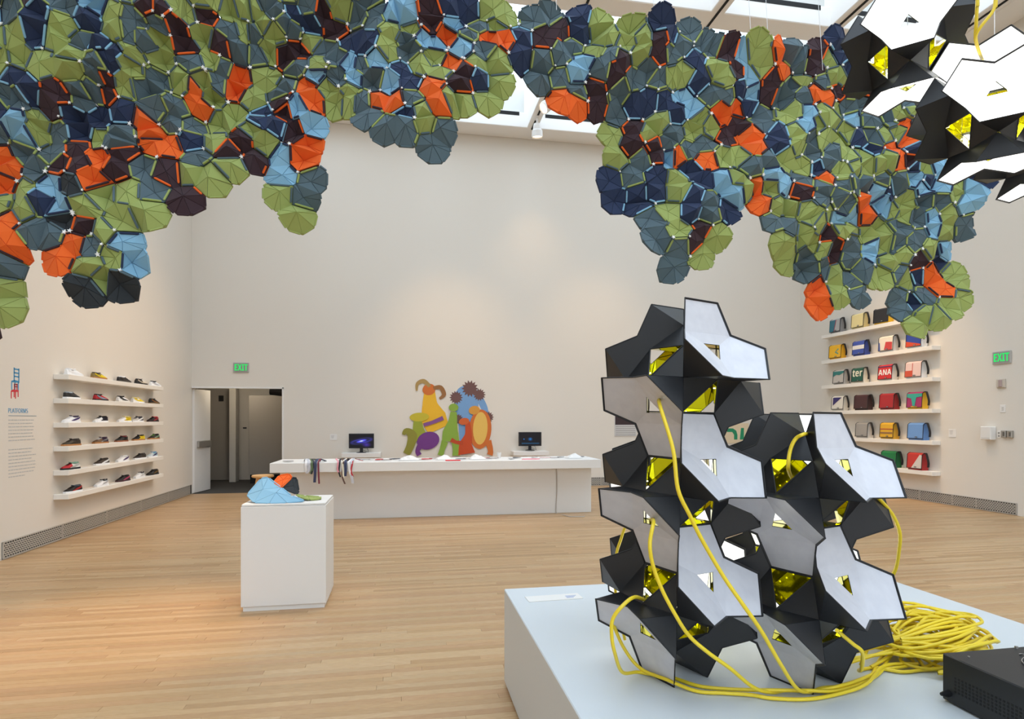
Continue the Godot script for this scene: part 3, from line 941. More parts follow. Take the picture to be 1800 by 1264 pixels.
func long_table() -> void:
	var t := thing("display_table", "long white display table running in front of the back wall", "table", Vector3(0.56, 0, -10.0))
	var b := MB.new()
	b.slab(Vector3(-2.58, 0.785, -0.5), Vector3(2.66, 0.93, 0.45), 0.004)
	part("table_top", b, M.white, t)
	b = MB.new()
	b.slab(Vector3(-2.5, 0.0, -0.4), Vector3(1.98, 0.785, 0.1), 0.003)
	part("base_panel", b, M.white, t)
	b = MB.new()
	b.slab(Vector3(1.984, 0.0, -0.4), Vector3(2.6, 0.785, 0.1), 0.003)
	part("base_panel", b, M.white, t)
	var cord := MB.new()
	cord.tube(smooth_path([Vector3(2.54, 0.78, -9.885), Vector3(2.55, 0.4, -9.88), Vector3(2.53, 0.012, -9.87), Vector3(2.6, 0.008, -9.6), Vector3(2.66, 0.008, -9.45), Vector3(2.85, 0.008, -9.4), Vector3(2.9, 0.008, -9.44)], 5), 0.008, 6)
	solo("floor_cord", cord, paint(rgb(196, 188, 178)), "thin pale cord running down the table base onto the floor", "cord")
	# stool
	var s := thing("stool", "light pine stool standing at the left end of the long table", "stool", Vector3(-2.26, 0, -10.2))
	b = MB.new()
	b.lathe([Vector2(0.0, 0.66), Vector2(0.14, 0.66), Vector2(0.165, 0.668), Vector2(0.17, 0.685), Vector2(0.162, 0.7), Vector2(0.0, 0.704)], 28)
	part("seat", b, M.pine, s)
	for i in 4:
		var ang := PI / 4 + i * PI / 2
		b = MB.new()
		b.tube([Vector3(cos(ang) * 0.19, 0.0, sin(ang) * 0.19), Vector3(cos(ang) * 0.15, 0.35, sin(ang) * 0.15), Vector3(cos(ang) * 0.1, 0.662, sin(ang) * 0.1)], [0.015, 0.021, 0.017], 10)
		part("leg", b, M.pine, s)
	for i in 4:
		var a0 := PI / 4 + i * PI / 2
		var a1 := a0 + PI / 2
		var y := 0.22 + 0.05 * (i % 2)
		b = MB.new()
		b.tube([Vector3(cos(a0) * 0.165, y, sin(a0) * 0.165), Vector3(cos(a1) * 0.165, y, sin(a1) * 0.165)], 0.011, 8)
		part("rung", b, M.pine, s)
	table_clutter()


func table_clutter() -> void:
	var top := 0.931
	# ribbons and laces hanging over the front edge, two bunches
	var dyes := {"black": rgb(30, 30, 36), "white": rgb(235, 232, 230), "red": rgb(190, 40, 50), "navy": rgb(50, 58, 90), "green": rgb(90, 110, 70), "pale grey": rgb(200, 200, 206), "maroon": rgb(120, 40, 56), "pink": rgb(226, 150, 160), "brown": rgb(96, 70, 60), "cream": rgb(230, 222, 200)}
	for bunch in [[-1.52, -1.28, ["white", "pale grey", "green", "black", "navy", "maroon"], "left"], [-1.04, -0.78, ["pink", "black", "cream", "brown", "navy", "white", "pale grey", "red"], "right"]]:
		for i in bunch[2].size():
			var x: float = lerpf(bunch[0], bunch[1], (i + 0.5) / bunch[2].size()) + rng.randf_range(-0.015, 0.015)
			var drop := rng.randf_range(0.1, 0.34)
			var b := MB.new()
			var w := rng.randf_range(0.012, 0.022)
			var pts := [Vector3(x + rng.randf_range(-0.15, 0.15), top + 0.006, -9.9 + rng.randf_range(-0.05, 0.1)), Vector3(x + rng.randf_range(-0.05, 0.05), top + 0.055, -9.68), Vector3(x, top + 0.016, -9.565), Vector3(x, top - 0.02, -9.535), Vector3(x + rng.randf_range(-0.02, 0.02), top - drop * 0.6, -9.53), Vector3(x + rng.randf_range(-0.03, 0.03), top - drop, -9.53)]
			var sm := smooth_path(pts, 4)
			for j in sm.size() - 1:
				var a: Vector3 = sm[j]
				var d: Vector3 = sm[j + 1]
				var sx := Vector3(w, 0, 0)
				var nn := (d - a).cross(sx).normalized() * -0.002
				b.quad(a - sx + nn, d - sx + nn, d + sx + nn, a + sx + nn)
				b.quad(a - sx - nn, a + sx - nn, d + sx - nn, d - sx - nn)
			solo("ribbon", b, paint(dyes[bunch[2][i]]), "%s ribbon of the %s bunch hanging over the table's front edge" % [bunch[2][i], bunch[3]], "ribbon", "ribbons over the table edge")
	# flat cut shoe pieces lying about
	var xs := [-1.8, -0.66, -0.55, -0.42, -0.3, -0.16, 0.0, 0.2, 0.34, 0.47, 0.62, 0.9, 1.02, 1.3, 1.45, 1.75, 1.88, 2.2, 2.35, 2.5, 2.66, 3.05]
	var tone := [rgb(50, 48, 52), rgb(205, 200, 196), rgb(96, 70, 60), rgb(40, 40, 44), rgb(190, 60, 60)]
	var tn := ["charcoal", "pale grey", "brown", "black", "dull red"]
	var spots := ["at the table's left end", "just right of the hanging ribbons", "below the left screen's left edge", "below the left screen's stand", "below the left screen's right edge", "left of the mural on the table", "beside the leftmost white upper", "under the mural's purple beast", "under the mural's yellow beast", "left of the second white upper", "beside the red cloth", "under the mural's red beast", "left of the third white upper", "under the mural's amber beast", "left of the paper cup", "right of the paper cup", "left of the pink cloth", "right of the pink cloth", "below the right screen", "right of the right screen", "left of the rightmost white upper", "at the table's right end"]
	for i in xs.size():
		var c := i * 3 % 5
		var outl := PackedVector2Array()
		var rx := rng.randf_range(0.05, 0.1)
		var rz := rng.randf_range(0.035, 0.07)
		var bend := rng.randf_range(-0.5, 0.5)
		for s in 14:
			var ang := TAU * s / 14
			var r := 1.0 + 0.28 * sin(ang * 2 + bend * 3) + 0.15 * cos(ang * 3)
			outl.append(Vector2(cos(ang) * rx * r, sin(ang) * rz * r))
		var b := MB.new()
		b.xf = Transform3D(Basis(Vector3.RIGHT, -PI / 2 + rng.randf_range(-0.08, 0.08)), Vector3(0, 0.012, 0))
		b.prism(outl, 0.0, 0.006)
		solo("shoe_piece", b, paint(tone[c]), "flat %s shoe cutting lying %s" % [tn[c], spots[i]], "shoe piece", "shoe cuttings on the table", Vector3(xs[i], top, -9.82 - 0.3 * absf(sin(i * 2.3))))
	# crumpled white uppers
	var wx := [0.07, 0.63, 1.19, 2.86]
	var wn := ["leftmost", "second", "third", "rightmost"]
	for i in 4:
		var b := MB.new()
		var nz := FastNoiseLite.new()
		nz.seed = i + 3
		nz.frequency = 9.0
		var grid := []
		for u in 9:
			var line := []
			for w in 7:
				var x := (u / 8.0 - 0.5) * (0.34 if i == 0 else 0.27)
				var z := (w / 6.0 - 0.5) * 0.22
				var edge := minf(1.0 - absf(u / 4.0 - 1.0), 1.0 - absf(w / 3.0 - 1.0))
				line.append(Vector3(x, 0.004 + maxf(0.0, pow(edge, 0.7) * 0.075 + nz.get_noise_2d(x, z) * 0.07 * edge), z))
			grid.append(line)
		for u in 8:
			for w in 6:
				b.quad(grid[u][w], grid[u][w + 1], grid[u + 1][w + 1], grid[u + 1][w])
		solo("white_upper", b, M.white, "%s of four crumpled white shoe uppers on the table" % wn[i], "shoe upper", "white uppers on the table", Vector3(wx[i], top, -9.95))
	var red := MB.new()
	red.slab(Vector3(-0.12, 0, -0.07), Vector3(0.12, 0.012, 0.07), 0.004)
	solo("red_cloth", red, paint(rgb(214, 40, 48)), "folded bright red cloth piece on the table below the mural", "cloth", "", Vector3(0.76, top, -9.66))
	var pk := MB.new()
	pk.xf = Transform3D(Basis(Vector3.RIGHT, -PI / 2), Vector3.ZERO)
	pk.prism(PackedVector2Array([Vector2(-0.15, -0.05), Vector2(0.1, -0.06), Vector2(0.17, 0.0), Vector2(0.08, 0.07), Vector2(-0.1, 0.05)]), 0.0, 0.012)
	solo("pink_cloth", pk, paint(rgb(236, 150, 160)), "pale pink cloth scrap on the table below the right screen", "cloth", "", Vector3(2.05, top, -9.75))
	var cup := MB.new()
	cup.lathe([Vector2(0.0, 0.0), Vector2(0.028, 0.0), Vector2(0.038, 0.09), Vector2(0.041, 0.095), Vector2(0.036, 0.094), Vector2(0.026, 0.006), Vector2(0.0, 0.006)], 20)
	solo("paper_cup", cup, M.white, "white paper cup standing right of the mural on the table", "cup", "", Vector3(1.6, top, -10.2))


func felt_curtain() -> void:
	var cu := thing("felt_curtain", "hanging curtain of folded olive, slate, orange and blue felt tiles", "felt curtain", Vector3(0.9, SOFFIT, -4.3))
	var off := -cu.position
	var pos := []          # lobe centres
	var own := []          # tile of each lobe
	var cent := []
	for t in TILES.size():
		var d: Array = TILES[t]
		var m := Vector3.ZERO
		var cnt := 0
		for i in range(1, d.size(), 3):
			var p := Vector3(d[i], d[i + 1], d[i + 2])
			pos.append(p)
			own.append(t)
			m += p
			cnt += 1
		cent.append(m / cnt)
	var reach := 0.128
	var cells := []        # for each lobe: [points, neighbour across each edge]
	var star_at := []
	for i in pos.size():
		var poly := []
		var nb := []
		var spin := rng.randf() * TAU
		for k in 8:
			var ang := spin + TAU * k / 8
			poly.append(Vector2(pos[i].x + cos(ang) * reach, pos[i].y + sin(ang) * reach))
			nb.append(-1)
		for j in pos.size():
			if j == i:
				continue
			var dv := Vector2(pos[j].x - pos[i].x, pos[j].y - pos[i].y)
			if dv.length() > reach * 2.0:
				continue
			var mid := Vector2(pos[i].x, pos[i].y) + dv * 0.5
			var np := []
			var nn := []
			for k in poly.size():
				var a: Vector2 = poly[k]
				var b: Vector2 = poly[(k + 1) % poly.size()]
				var da := (a - mid).dot(dv)
				var db := (b - mid).dot(dv)
				if da <= 0:
					np.append(a)
					nn.append(nb[k])
					if db > 0:
						np.append(a.lerp(b, da / (da - db)))
						nn.append(j)
				elif db <= 0:
					np.append(a.lerp(b, da / (da - db)))
					nn.append(nb[k])
			poly = np
			nb = nn
			if poly.size() < 3:
				break
		# drop very short edges
		var fp := []
		var fn := []
		for k in poly.size():
			if poly[k].distance_to(poly[(k + 1) % poly.size()]) > 0.004:
				fp.append(poly[k])
				fn.append(nb[k])
		cells.append([fp, fn])
	# lobes of one tile that do not touch become tiles of their own
	var codes := []
	for t in TILES.size():
		codes.append(TILES[t][0])
		var mine := []
		for i in pos.size():
			if own[i] == t:
				mine.append(i)
		if mine.size() < 2:
			continue
		var linked := [mine[0]]
		var grew := true
		while grew:
			grew = false
			for i in mine:
				if i in linked:
					continue
				for n in cells[i][1]:
					if n in linked:
						linked.append(i)
						grew = true
						break
		for i in mine:
			if not i in linked:
				own[i] = -2 - t
	for i in pos.size():
		if own[i] < -1:
			codes.append(TILES[-2 - own[i]][0])
			own[i] = codes.size() - 1
			while cent.size() < codes.size():
				cent.append(pos[i])
			cent[own[i]] = pos[i]
	# depth of the sheet at a point, from the lobes around it
	var depth := func(p: Vector2) -> float:
		var w := 0.0
		var s := 0.0
		for i in pos.size():
			var dx: float = pos[i].x - p.x
			var dy: float = pos[i].y - p.y
			var d2 := dx * dx + dy * dy
			if d2 < 0.06:
				var q := 1.0 / pow(d2 + 0.001, 2.0)
				w += q
				s += q * pos[i].z
		return s / w if w > 0 else -4.3
	var puff := FastNoiseLite.new()
	puff.seed = 11
	puff.frequency = 3.4
	var body := []
	var rev := []
	var lift := []
	for t in codes.size():
		var a := MB.new()
		a.xf = Transform3D(Basis(), off)
		var r := MB.new()
		r.xf = Transform3D(Basis(), off)
		body.append(a)
		rev.append(r)
		lift.append([rng.randf_range(-0.014, 0.014), rng.randf_range(0.03, 0.062) * (1.0 if rng.randf() < 0.62 else -1.0)])
	for i in pos.size():
		var fp: Array = cells[i][0]
		var fn: Array = cells[i][1]
		if fp.size() < 3:
			continue
		var t: int = own[i]
		var b: MB = body[t]
		var r: MB = rev[t]
		var c3: Vector3 = pos[i] + Vector3(0, 0, lift[t][0] + lift[t][1])
		var v3 := []
		for k in fp.size():
			var p: Vector2 = fp[k]
			var z: float = depth.call(p) + puff.get_noise_2d(p.x, p.y) * 0.11 + lift[t][0]
			var v := Vector3(p.x, p.y, z)
			v3.append(v.lerp(cent[t] + Vector3(0, 0, z - cent[t].z), 0.03))
			# junction of three tiles: a white clip may sit here
			var n1: int = fn[k]
			var n0: int = fn[(k - 1 + fp.size()) % fp.size()]
			if n1 > i and n0 > i and own[n1] != t and own[n0] != t and own[n1] != own[n0] and rng.randf() < 0.8:
				star_at.append(Vector3(p.x, p.y, z + 0.016))
		for k in fp.size():
			var p: Vector3 = v3[k]
			var q: Vector3 = v3[(k + 1) % fp.size()]
			felt_facet(b, c3, p, q, true)
			var back := Vector3(0, 0, -0.016)
			r.tri(c3 + back, q + back, p + back)
			var outside: bool = fn[k] < 0
			if not outside and own[fn[k]] == t:
				continue
			var deep := Vector3(0, 0, -0.035)
			b.quad(p, p + deep, q + deep, q)
			var e := q - p
			var l := e.length()
			if l < 0.03:
				continue
			var inw := (c3 - (p + q) / 2)
			inw = (inw - e.normalized() * inw.dot(e.normalized())).normalized()
			if outside:
				var o := inw * -0.006
				b.tube([p.lerp(q, 0.1) + o, p.lerp(q, 0.15) + o, p.lerp(q, 0.85) + o, p.lerp(q, 0.9) + o], [0.003, 0.0068, 0.0068, 0.003], 6)
			else:
				# one of the two tiles folds its edge forward at this seam; both have a tab behind that closes the gap
				var under := inw * -0.011 + Vector3(0, 0, -0.026)
				r.quad(p + Vector3(0, 0, -0.02), q + Vector3(0, 0, -0.02), q + under, p + under)
				if (fn[k] + i) % 2 == (0 if i < fn[k] else 1):
					var o := inw * 0.0075 + Vector3(0, 0, 0.006)
					r.tube([p.lerp(q, 0.1) + o, p.lerp(q, 0.15) + o, p.lerp(q, 0.85) + o, p.lerp(q, 0.9) + o], [0.004, 0.0075, 0.0075, 0.004], 7)
	for t in codes.size():
		var code: String = codes[t]
		if body[t].v.is_empty():
			continue
		var o := part(FELT_NAME[code], body[t], M["felt_" + code], cu)
		part("reverse_side", rev[t], M["felt_" + REVERSE[code]], o)
	# white clips: little five-armed stars
	var sb := MB.new()
	var outl := PackedVector2Array()
	for k in 10:
		var rr := 0.0155 if k % 2 == 0 else 0.0065
		outl.append(Vector2(cos(TAU * k / 10) * rr, sin(TAU * k / 10) * rr))
	sb.prism(outl, -0.003, 0.004)
	var sm := sb.mesh()
	var placed := 0
	for i in star_at.size():   # shuffled, so that the clips spread over the whole sheet
		var j := rng.randi() % star_at.size()
		var keep: Vector3 = star_at[i]
		star_at[i] = star_at[j]
		star_at[j] = keep
	for s in star_at:
		if placed >= 290:
			break
		var o := part("clip", sm, M.clip, cu)
		o.position = s + off
		var sc := rng.randf_range(0.55, 1.15)
		o.scale = Vector3(sc, sc, 1)
		o.rotation = Vector3(rng.randf_range(-0.3, 0.3), rng.randf_range(-0.3, 0.3), rng.randf() * TAU)
		placed += 1
	# suspension wires up to the ceiling
	for w in [[1.10, 4.62], [1.87, 4.55], [2.68, 4.42], [2.83, 4.40], [3.30, 4.4], [-1.9, 4.8], [-0.6, 4.8], [0.35, 4.8]]:
		var b := MB.new()
		b.xf = Transform3D(Basis(), off)
		b.tube([Vector3(w[0], w[1], -4.28), Vector3(w[0], SOFFIT + 0.05, -4.62)], 0.0022, 5)
		part("suspension_wire", b, M.wire, cu)


const BRICK := 0.3075

# one faceted light: eight octants, four of them open white dishes and four of them dark hollows with a three-cornered window
func brick_meshes() -> Dictionary:
	var a := BRICK
	var b := a * 0.4142
	var c := a * 0.5858
	var ap := a * 0.72
	var v := a * 0.4142
	var k := a * 0.432
	var m := a * 0.233
	var shell := MB.new()
	var core := MB.new()
	var leds := MB.new()
	var dishes := []
	var at := func(i: int, x: float, j: int, y: float, l: int, z: float, s: Vector3) -> Vector3:
		var p := Vector3.ZERO
		p[i] = x * s[i]
		p[j] = y * s[j]
		p[l] = z * s[l]
		return p
	var both := func(mb: MB, p: Array, thick: Vector3) -> void:
		var up := []
		var dn := []
		for q in p:
			up.append(q + thick)
			dn.append(q - thick)
		dn.reverse()
		mb.fan(up)
		mb.fan(dn)
	for sx in [-1, 1]:
		for sy in [-1, 1]:
			for sz in [-1, 1]:
				var s := Vector3(sx, sy, sz)
				var axis := s.normalized()
				if sx * sy * sz > 0:
					var dish := MB.new()
					var rims := MB.new()
					for i in 3:
						var j := (i + 1) % 3
						var l := (i + 2) % 3
						var h1: Vector3 = at.call(i, k, j, k, l, m, s)
						var h2: Vector3 = at.call(i, k, j, m, l, k, s)
						var n1: Vector3 = at.call(i, c, j, c, l, 0, s)
						var n2: Vector3 = at.call(i, c, j, 0, l, c, s)
						var o1: Vector3 = at.call(i, a, j, b, l, 0, s)
						var o2: Vector3 = at.call(i, a, j, 0, l, b, s)
						var mid := (n1 + n2 + o1 + o2) / 4
						var dn := -axis * 0.004
						var f := 0.955
						var n1b := mid.lerp(n1, f) + dn
						var n2b := mid.lerp(n2, f) + dn
						var o1b := mid.lerp(o1, f) + dn
						var o2b := mid.lerp(o2, f) + dn
						# the notch corners stay joined between the petals
						n1b = n1 + (h1 - n1) * 0.06 + dn
						n2b = n2 + (h2 - n2) * 0.06 + dn
						var flip: bool = (o1 - n1).cross(o2 - n1).dot(axis) < 0
						for p in [[h1, n1b, n2b, h2], [n1b, o1b, o2b, n2b]]:
							if flip:
								p.reverse()
							dish.fan(p)
						for e in [[n1, o1, n1b, o1b], [o1, o2, o1b, o2b], [o2, n2, o2b, n2b]]:
							var p := [e[0], e[1], e[3], e[2]]
							if flip:
								p.reverse()
							rims.fan(p)
							rims.tube([e[0], e[1]], 0.0026, 5)
						# outer wall under the petal's end
						both.call(shell, [at.call(i, ap, j, 0, l, 0, s), o1, o2], axis * 0.0004)
						# wall in the plane between this octant and its dark neighbour
						var vv: Vector3 = at.call(i, v, j, v, l, 0, s)
						var thick := Vector3.ZERO
						thick[l] = 0.0012
						var ring := [at.call(i, ap, j, 0, l, 0, s), o1, n1, at.call(i, b, j, a, l, 0, s), at.call(i, 0, j, ap, l, 0, s)]
						for q in ring.size() - 1:
							both.call(shell, [vv, ring[q], ring[q + 1]], thick)
						# funnel from the window to the mirrored core
						var v1: Vector3 = at.call(i, v, j, v, l, 0, s)
						var v2: Vector3 = at.call(i, v, j, 0, l, v, s)
						core.fan([h1 - axis * 0.003, v1, v2, h2 - axis * 0.003])
					dishes.append([dish.mesh(), rims.mesh()])
				else:
					for i in 3:
						var j := (i + 1) % 3
						var l := (i + 2) % 3
						both.call(shell, [at.call(i, ap, j, 0, l, 0, s), at.call(i, v, j, v, l, 0, s), at.call(i, v, j, 0, l, v, s)], axis * 0.0004)
						# a slim frame round the three-cornered window
						shell.tube([at.call(i, v, j, v, l, 0, s), at.call(i, v, j, 0, l, v, s)], 0.003, 5)
	for i in 3:
		for s in [-1.0, 1.0]:
			var j := (i + 1) % 3
			var l := (i + 2) % 3
			var sq := []
			for q in [[1, 0], [0, 1], [-1, 0], [0, -1]]:
				var p := Vector3.ZERO
				p[i] = v * s * 0.985
				p[j] = v * q[0] * 0.985
				p[l] = v * q[1] * 0.985
				sq.append(p)
			if s > 0:
				sq.reverse()
			core.fan(sq)
			for q in 3:
				var p := Vector3.ZERO
				p[i] = v * s * 0.97
				p[j] = v * 0.22 * (q - 1)
				p[l] = v * 0.14 * (q - 1)
				leds.box(p, Vector3.ONE * 0.005)
	return {"shell": shell.mesh(), "core": core.mesh(), "leds": leds.mesh(), "dishes": dishes}


var brick := {}


func make_brick(label: String, group: String, lit: int, xf: Transform3D) -> Node3D:
	if brick.is_empty():
		brick = brick_meshes()
	var t := thing("faceted_light", label, "light", Vector3.ZERO, 0.0, group)
	t.transform = xf
	part("shell", brick.shell, M.black, t)
	for d in brick.dishes:
		var dish := part("diffuser", d[0], [M.diffuser, M.diffuser_dim, M.diffuser_lit][lit], t)
		part("rim", d[1], M.rim, dish)
	part("mirror_core", brick.core, M.mirror, t, "yellow mirrored core")
	part("led", brick.leds, M.led, t)
	if lit > 0:
		var lamp := OmniLight3D.new()
		lamp.name = "glow"
		lamp.light_color = Color(1, 1, 0.98)
		lamp.light_energy = 0.05 if lit == 1 else 0.09
		lamp.light_size = 0.03
		lamp.omni_range = 20.0
		lamp.omni_attenuation = 2.0
		lamp.shadow_enabled = true
		lamp.position = Vector3.ZERO
		t.add_child(lamp)
	return t


func light_stack() -> void:
	var step := BRICK * 1.4174
	var one := Transform3D(Basis(Vector3(0.9068, -0.0267, 0.4207), Vector3(0.0227, 0.9996, 0.0147), Vector3(-0.421, -0.0038, 0.9071)).orthonormalized(), Vector3(1.0916, 1.7547, -2.2345))
	var two := Transform3D(Basis(Vector3(0.9088, -0.0016, 0.4173), Vector3(0.0028, 1.0, -0.0024), Vector3(-0.4173, 0.0033, 0.9088)).orthonormalized(), Vector3(1.5512, 1.7534, -2.1107))
	var g := "faceted lights stacked on the podium"
	make_brick("topmost unlit faceted black and white light of the podium stack", g, 0, one)
	make_brick("unlit faceted light in the taller left column, second from the top", g, 0, one * Transform3D(Basis(), Vector3(0, -step, 0)))
	make_brick("unlit faceted light at the foot of the taller left column", g, 0, one * Transform3D(Basis(), Vector3(0, -step * 2, 0)))
	make_brick("unlit faceted light on top of the shorter right column", g, 0, two * Transform3D(Basis(), Vector3(0, -step, 0)))
	make_brick("unlit faceted light at the foot of the shorter right column", g, 0, two * Transform3D(Basis(), Vector3(0, -step * 2, 0)))
	make_brick("lit faceted light in the rear row behind the left column's middle", g, 1, one * Transform3D(Basis(), Vector3(0, -step, -step)))
	make_brick("lit faceted light in the rear row behind the left column's foot", g, 1, one * Transform3D(Basis(), Vector3(0, -step * 2, -step)))
	make_brick("lit faceted light in the rear row behind the right column's top", g, 1, two * Transform3D(Basis(), Vector3(0, -step, -step)))
	make_brick("lit faceted light in the rear row behind the right column's foot", g, 1, two * Transform3D(Basis(), Vector3(0, -step * 2, -step)))


func hanging_lights() -> void:
	var step := BRICK * 1.4142
	var h := Transform3D(Basis(Vector3(-0.4725, -0.6303, 0.6159), Vector3(0.252, 0.573, 0.7798), Vector3(-0.8445, 0.5237, -0.1119)).orthonormalized(), Vector3(2.6737, 3.5955, -2.8114))
	var g := "glowing faceted lights hanging at top right"
	make_brick("glowing white faceted light hanging leftmost in the top right corner", g, 2, h)
	make_brick("nearest glowing faceted light, lowest of the hanging cluster", g, 2, h * Transform3D(Basis(), Vector3(step * 0.98, 0, -step * 1.03)))
	make_brick("glowing faceted light half hidden between the two big hanging ones", g, 2, h * Transform3D(Basis(), Vector3(0, 0, -step * 1.04)))
	make_brick("glowing faceted light cut off by the picture's right edge", g, 2, h * Transform3D(Basis(), Vector3(0, 0, -step * 2.13)))
	var b := MB.new()
	for w in [Vector3(2.9, 3.3, -2.85), Vector3(2.72, 3.55, -2.85), Vector3(3.0, 3.4, -2.6)]:
		b.tube([w, Vector3(w.x, SOFFIT + 0.02, w.z)], 0.0018, 5)
	solo("lamp_wires", b, M.wire, "thin steel wires holding the hanging faceted lights", "wire")


func cables() -> void:
	var k := 0.007
	var runs := [
		["yellow cable leaving the left column's upper white dish and crossing the right ones", [[0.985, 1.669, -2.2], [0.9, 1.655, -2.02], [0.895, 1.5, -1.9], [0.9, 1.366, -1.872], [0.938, 1.279, -1.864], [0.981, 1.192, -1.856], [1.05, 1.073, -1.844], [1.105, 0.985, -1.82], [1.172, 0.894, -1.822], [1.27, 0.76, -1.86], [1.39, 0.63, -1.94], [1.48, 0.587, -1.99], [1.558, 0.585, -2.015], [1.653, 0.585, -2.012], [1.786, 0.585, -2.053], [1.971, 0.585, -2.207], [2.147, 0.6, -2.317], [2.29, 0.61, -2.385]]],
		["yellow cable hanging from the left column's middle white dish", [[0.972, 1.195, -2.264], [0.86, 1.24, -1.98], [0.827, 1.176, -1.934], [0.836, 1.104, -1.933], [0.868, 1.015, -1.927], [0.918, 0.92, -1.918], [0.976, 0.843, -1.938], [1.042, 0.785, -1.93], [1.13, 0.72, -1.94], [1.24, 0.63, -1.98], [1.33, 0.588, -2.01], [1.413, 0.585, -2.02], [1.498, 0.585, -1.998], [1.637, 0.597, -2.001], [1.807, 0.597, -2.061], [1.951, 0.585, -2.158], [2.129, 0.6, -2.291]]],
		["yellow cable looping out at the left foot of the stack", [[0.933, 0.885, -2.22], [0.83, 0.947, -2.08], [0.77, 0.928, -2.046], [0.736, 0.881, -2.052], [0.732, 0.823, -2.053], [0.75, 0.75, -2.07], [0.82, 0.63, -2.18], [0.914, 0.59, -2.26], [0.967, 0.585, -2.24], [1.036, 0.585, -2.195], [1.102, 0.585, -2.11], [1.209, 0.585, -2.064], [1.337, 0.597, -2.007], [1.465, 0.597, -1.981], [1.604, 0.585, -1.986], [1.845, 0.585, -2.078], [2.035, 0.6, -2.222]]],
		["yellow cable lying foremost along the podium below the stack", [[0.83, 0.8, -2.36], [0.87, 0.68, -2.31], [0.93, 0.6, -2.27], [0.993, 0.597, -2.158], [1.07, 0.585, -2.075], [1.163, 0.585, -2.041], [1.253, 0.585, -2.01], [1.314, 0.585, -1.972], [1.443, 0.585, -1.943], [1.602, 0.585, -1.966], [1.728, 0.597, -1.996], [1.922, 0.597, -2.125], [2.064, 0.6, -2.112]]],
		["short yellow cable arching into the right column's upper window", [[1.593, 1.54, -2.153], [1.446, 1.545, -1.976], [1.416, 1.528, -1.981], [1.396, 1.484, -1.985], [1.389, 1.419, -1.986], [1.497, 1.369, -2.119]]],
		["yellow cable bowing out beyond the right side of the stack", [[1.79, 1.301, -2.016], [1.887, 1.226, -2.05], [1.93, 1.151, -2.06], [1.955, 1.07, -2.09], [1.985, 0.982, -2.14], [2.0, 0.9, -2.2], [2.1, 0.75, -2.35], [2.25, 0.62, -2.5], [2.338, 0.59, -2.528], [2.4, 0.6, -2.45]]],
		["yellow cable leaving the right column's lowest window", [[1.459, 0.875, -1.821], [1.517, 0.838, -1.862], [1.55, 0.81, -1.856], [1.6, 0.77, -1.87], [1.69, 0.66, -1.98], [1.8, 0.59, -2.12], [1.888, 0.585, -2.143], [1.927, 0.585, -2.112], [1.973, 0.585, -2.085], [2.063, 0.585, -2.087], [2.134, 0.585, -2.08]]],
		["yellow cable running along the podium's far right side", [[2.45, 0.585, -2.84], [2.635, 0.585, -2.799], [2.678, 0.585, -2.752], [2.74, 0.585, -2.675], [2.74, 0.585, -2.577], [2.682, 0.585, -2.462], [2.596, 0.62, -2.326]]],
		["short yellow cable behind the left column, above the podium edge", [[0.995, 1.099, -2.616], [0.978, 1.047, -2.619], [0.956, 0.964, -2.623], [0.954, 0.806, -2.623], [0.99, 0.59, -2.6]]],
		["yellow cable hanging straight into the glowing cluster", [[2.57, 8.2, -2.28], [2.555, 5.0, -2.285], [2.549, 3.598, -2.287], [2.546, 3.495, -2.287], [2.56, 3.406, -2.305], [2.586, 3.352, -2.331], [2.646, 3.331, -2.371], [2.759, 3.343, -2.452]]],
		["yellow cable curving in from the right to the glowing cluster", [[2.7, 8.2, -2.25], [2.66, 5.0, -2.26], [2.632, 3.598, -2.272], [2.627, 3.495, -2.273], [2.615, 3.444, -2.275], [2.577, 3.387, -2.295], [2.572, 3.361, -2.315], [2.59, 3.345, -2.335]]],
	]
	for r in runs:
		var pts := []
		for p in r[1]:
			pts.append(Vector3(p[0], p[1], p[2]))
		var b := MB.new()
		b.tube(smooth_path(pts, 6), k, 8)
		solo("yellow_cable", b, M.cable, r[0], "cable", "yellow cables")
	# the heap of coiled cable behind the power box, seven coils lying over one another
	var where := ["lowest", "second", "third", "middle", "fifth", "sixth", "topmost"]
	for i in 7:
		var pts := []
		var turns := 4
		var cx := 2.27 + 0.04 * sin(i * 2.1)
		var cz := -2.25 + 0.05 * cos(i * 1.7)
		var ph := i * 0.9
		pts.append(Vector3(1.9 - 0.03 * i, 0.585 + 0.004 * i, -2.12 - 0.02 * i))
		for s in turns * 10:
			var ang := PI + TAU * s / 10.0
			var wob := 0.12 * sin(s * 0.9 + ph)
			var rx := 0.21 + 0.06 * sin(ph + s * 0.37) + 0.03 * i * 0.3
			var rz := 0.13 + 0.06 * sin(ph * 1.3 + s * 0.53)
			var y := 0.586 + 0.016 * i + 0.02 * (0.5 + 0.5 * sin(s * 1.3 + ph)) + 0.05 * maxf(0.0, 1.0 - absf(cos(ang)) * 1.4)
			pts.append(Vector3(cx + cos(ang + wob) * rx, y, cz + sin(ang + wob) * rz - 0.25 * (cos(ang) * 0.3)))
		pts.append(Vector3(2.3 + 0.03 * i, 0.62 + 0.01 * i, -1.9))
		var b := MB.new()
		b.tube(smooth_path(pts, 3), k, 7)
		solo("coiled_cable", b, M.cable, "%s of the yellow cable coils heaped behind the black box" % where[i], "cable", "coils of the cable heap")


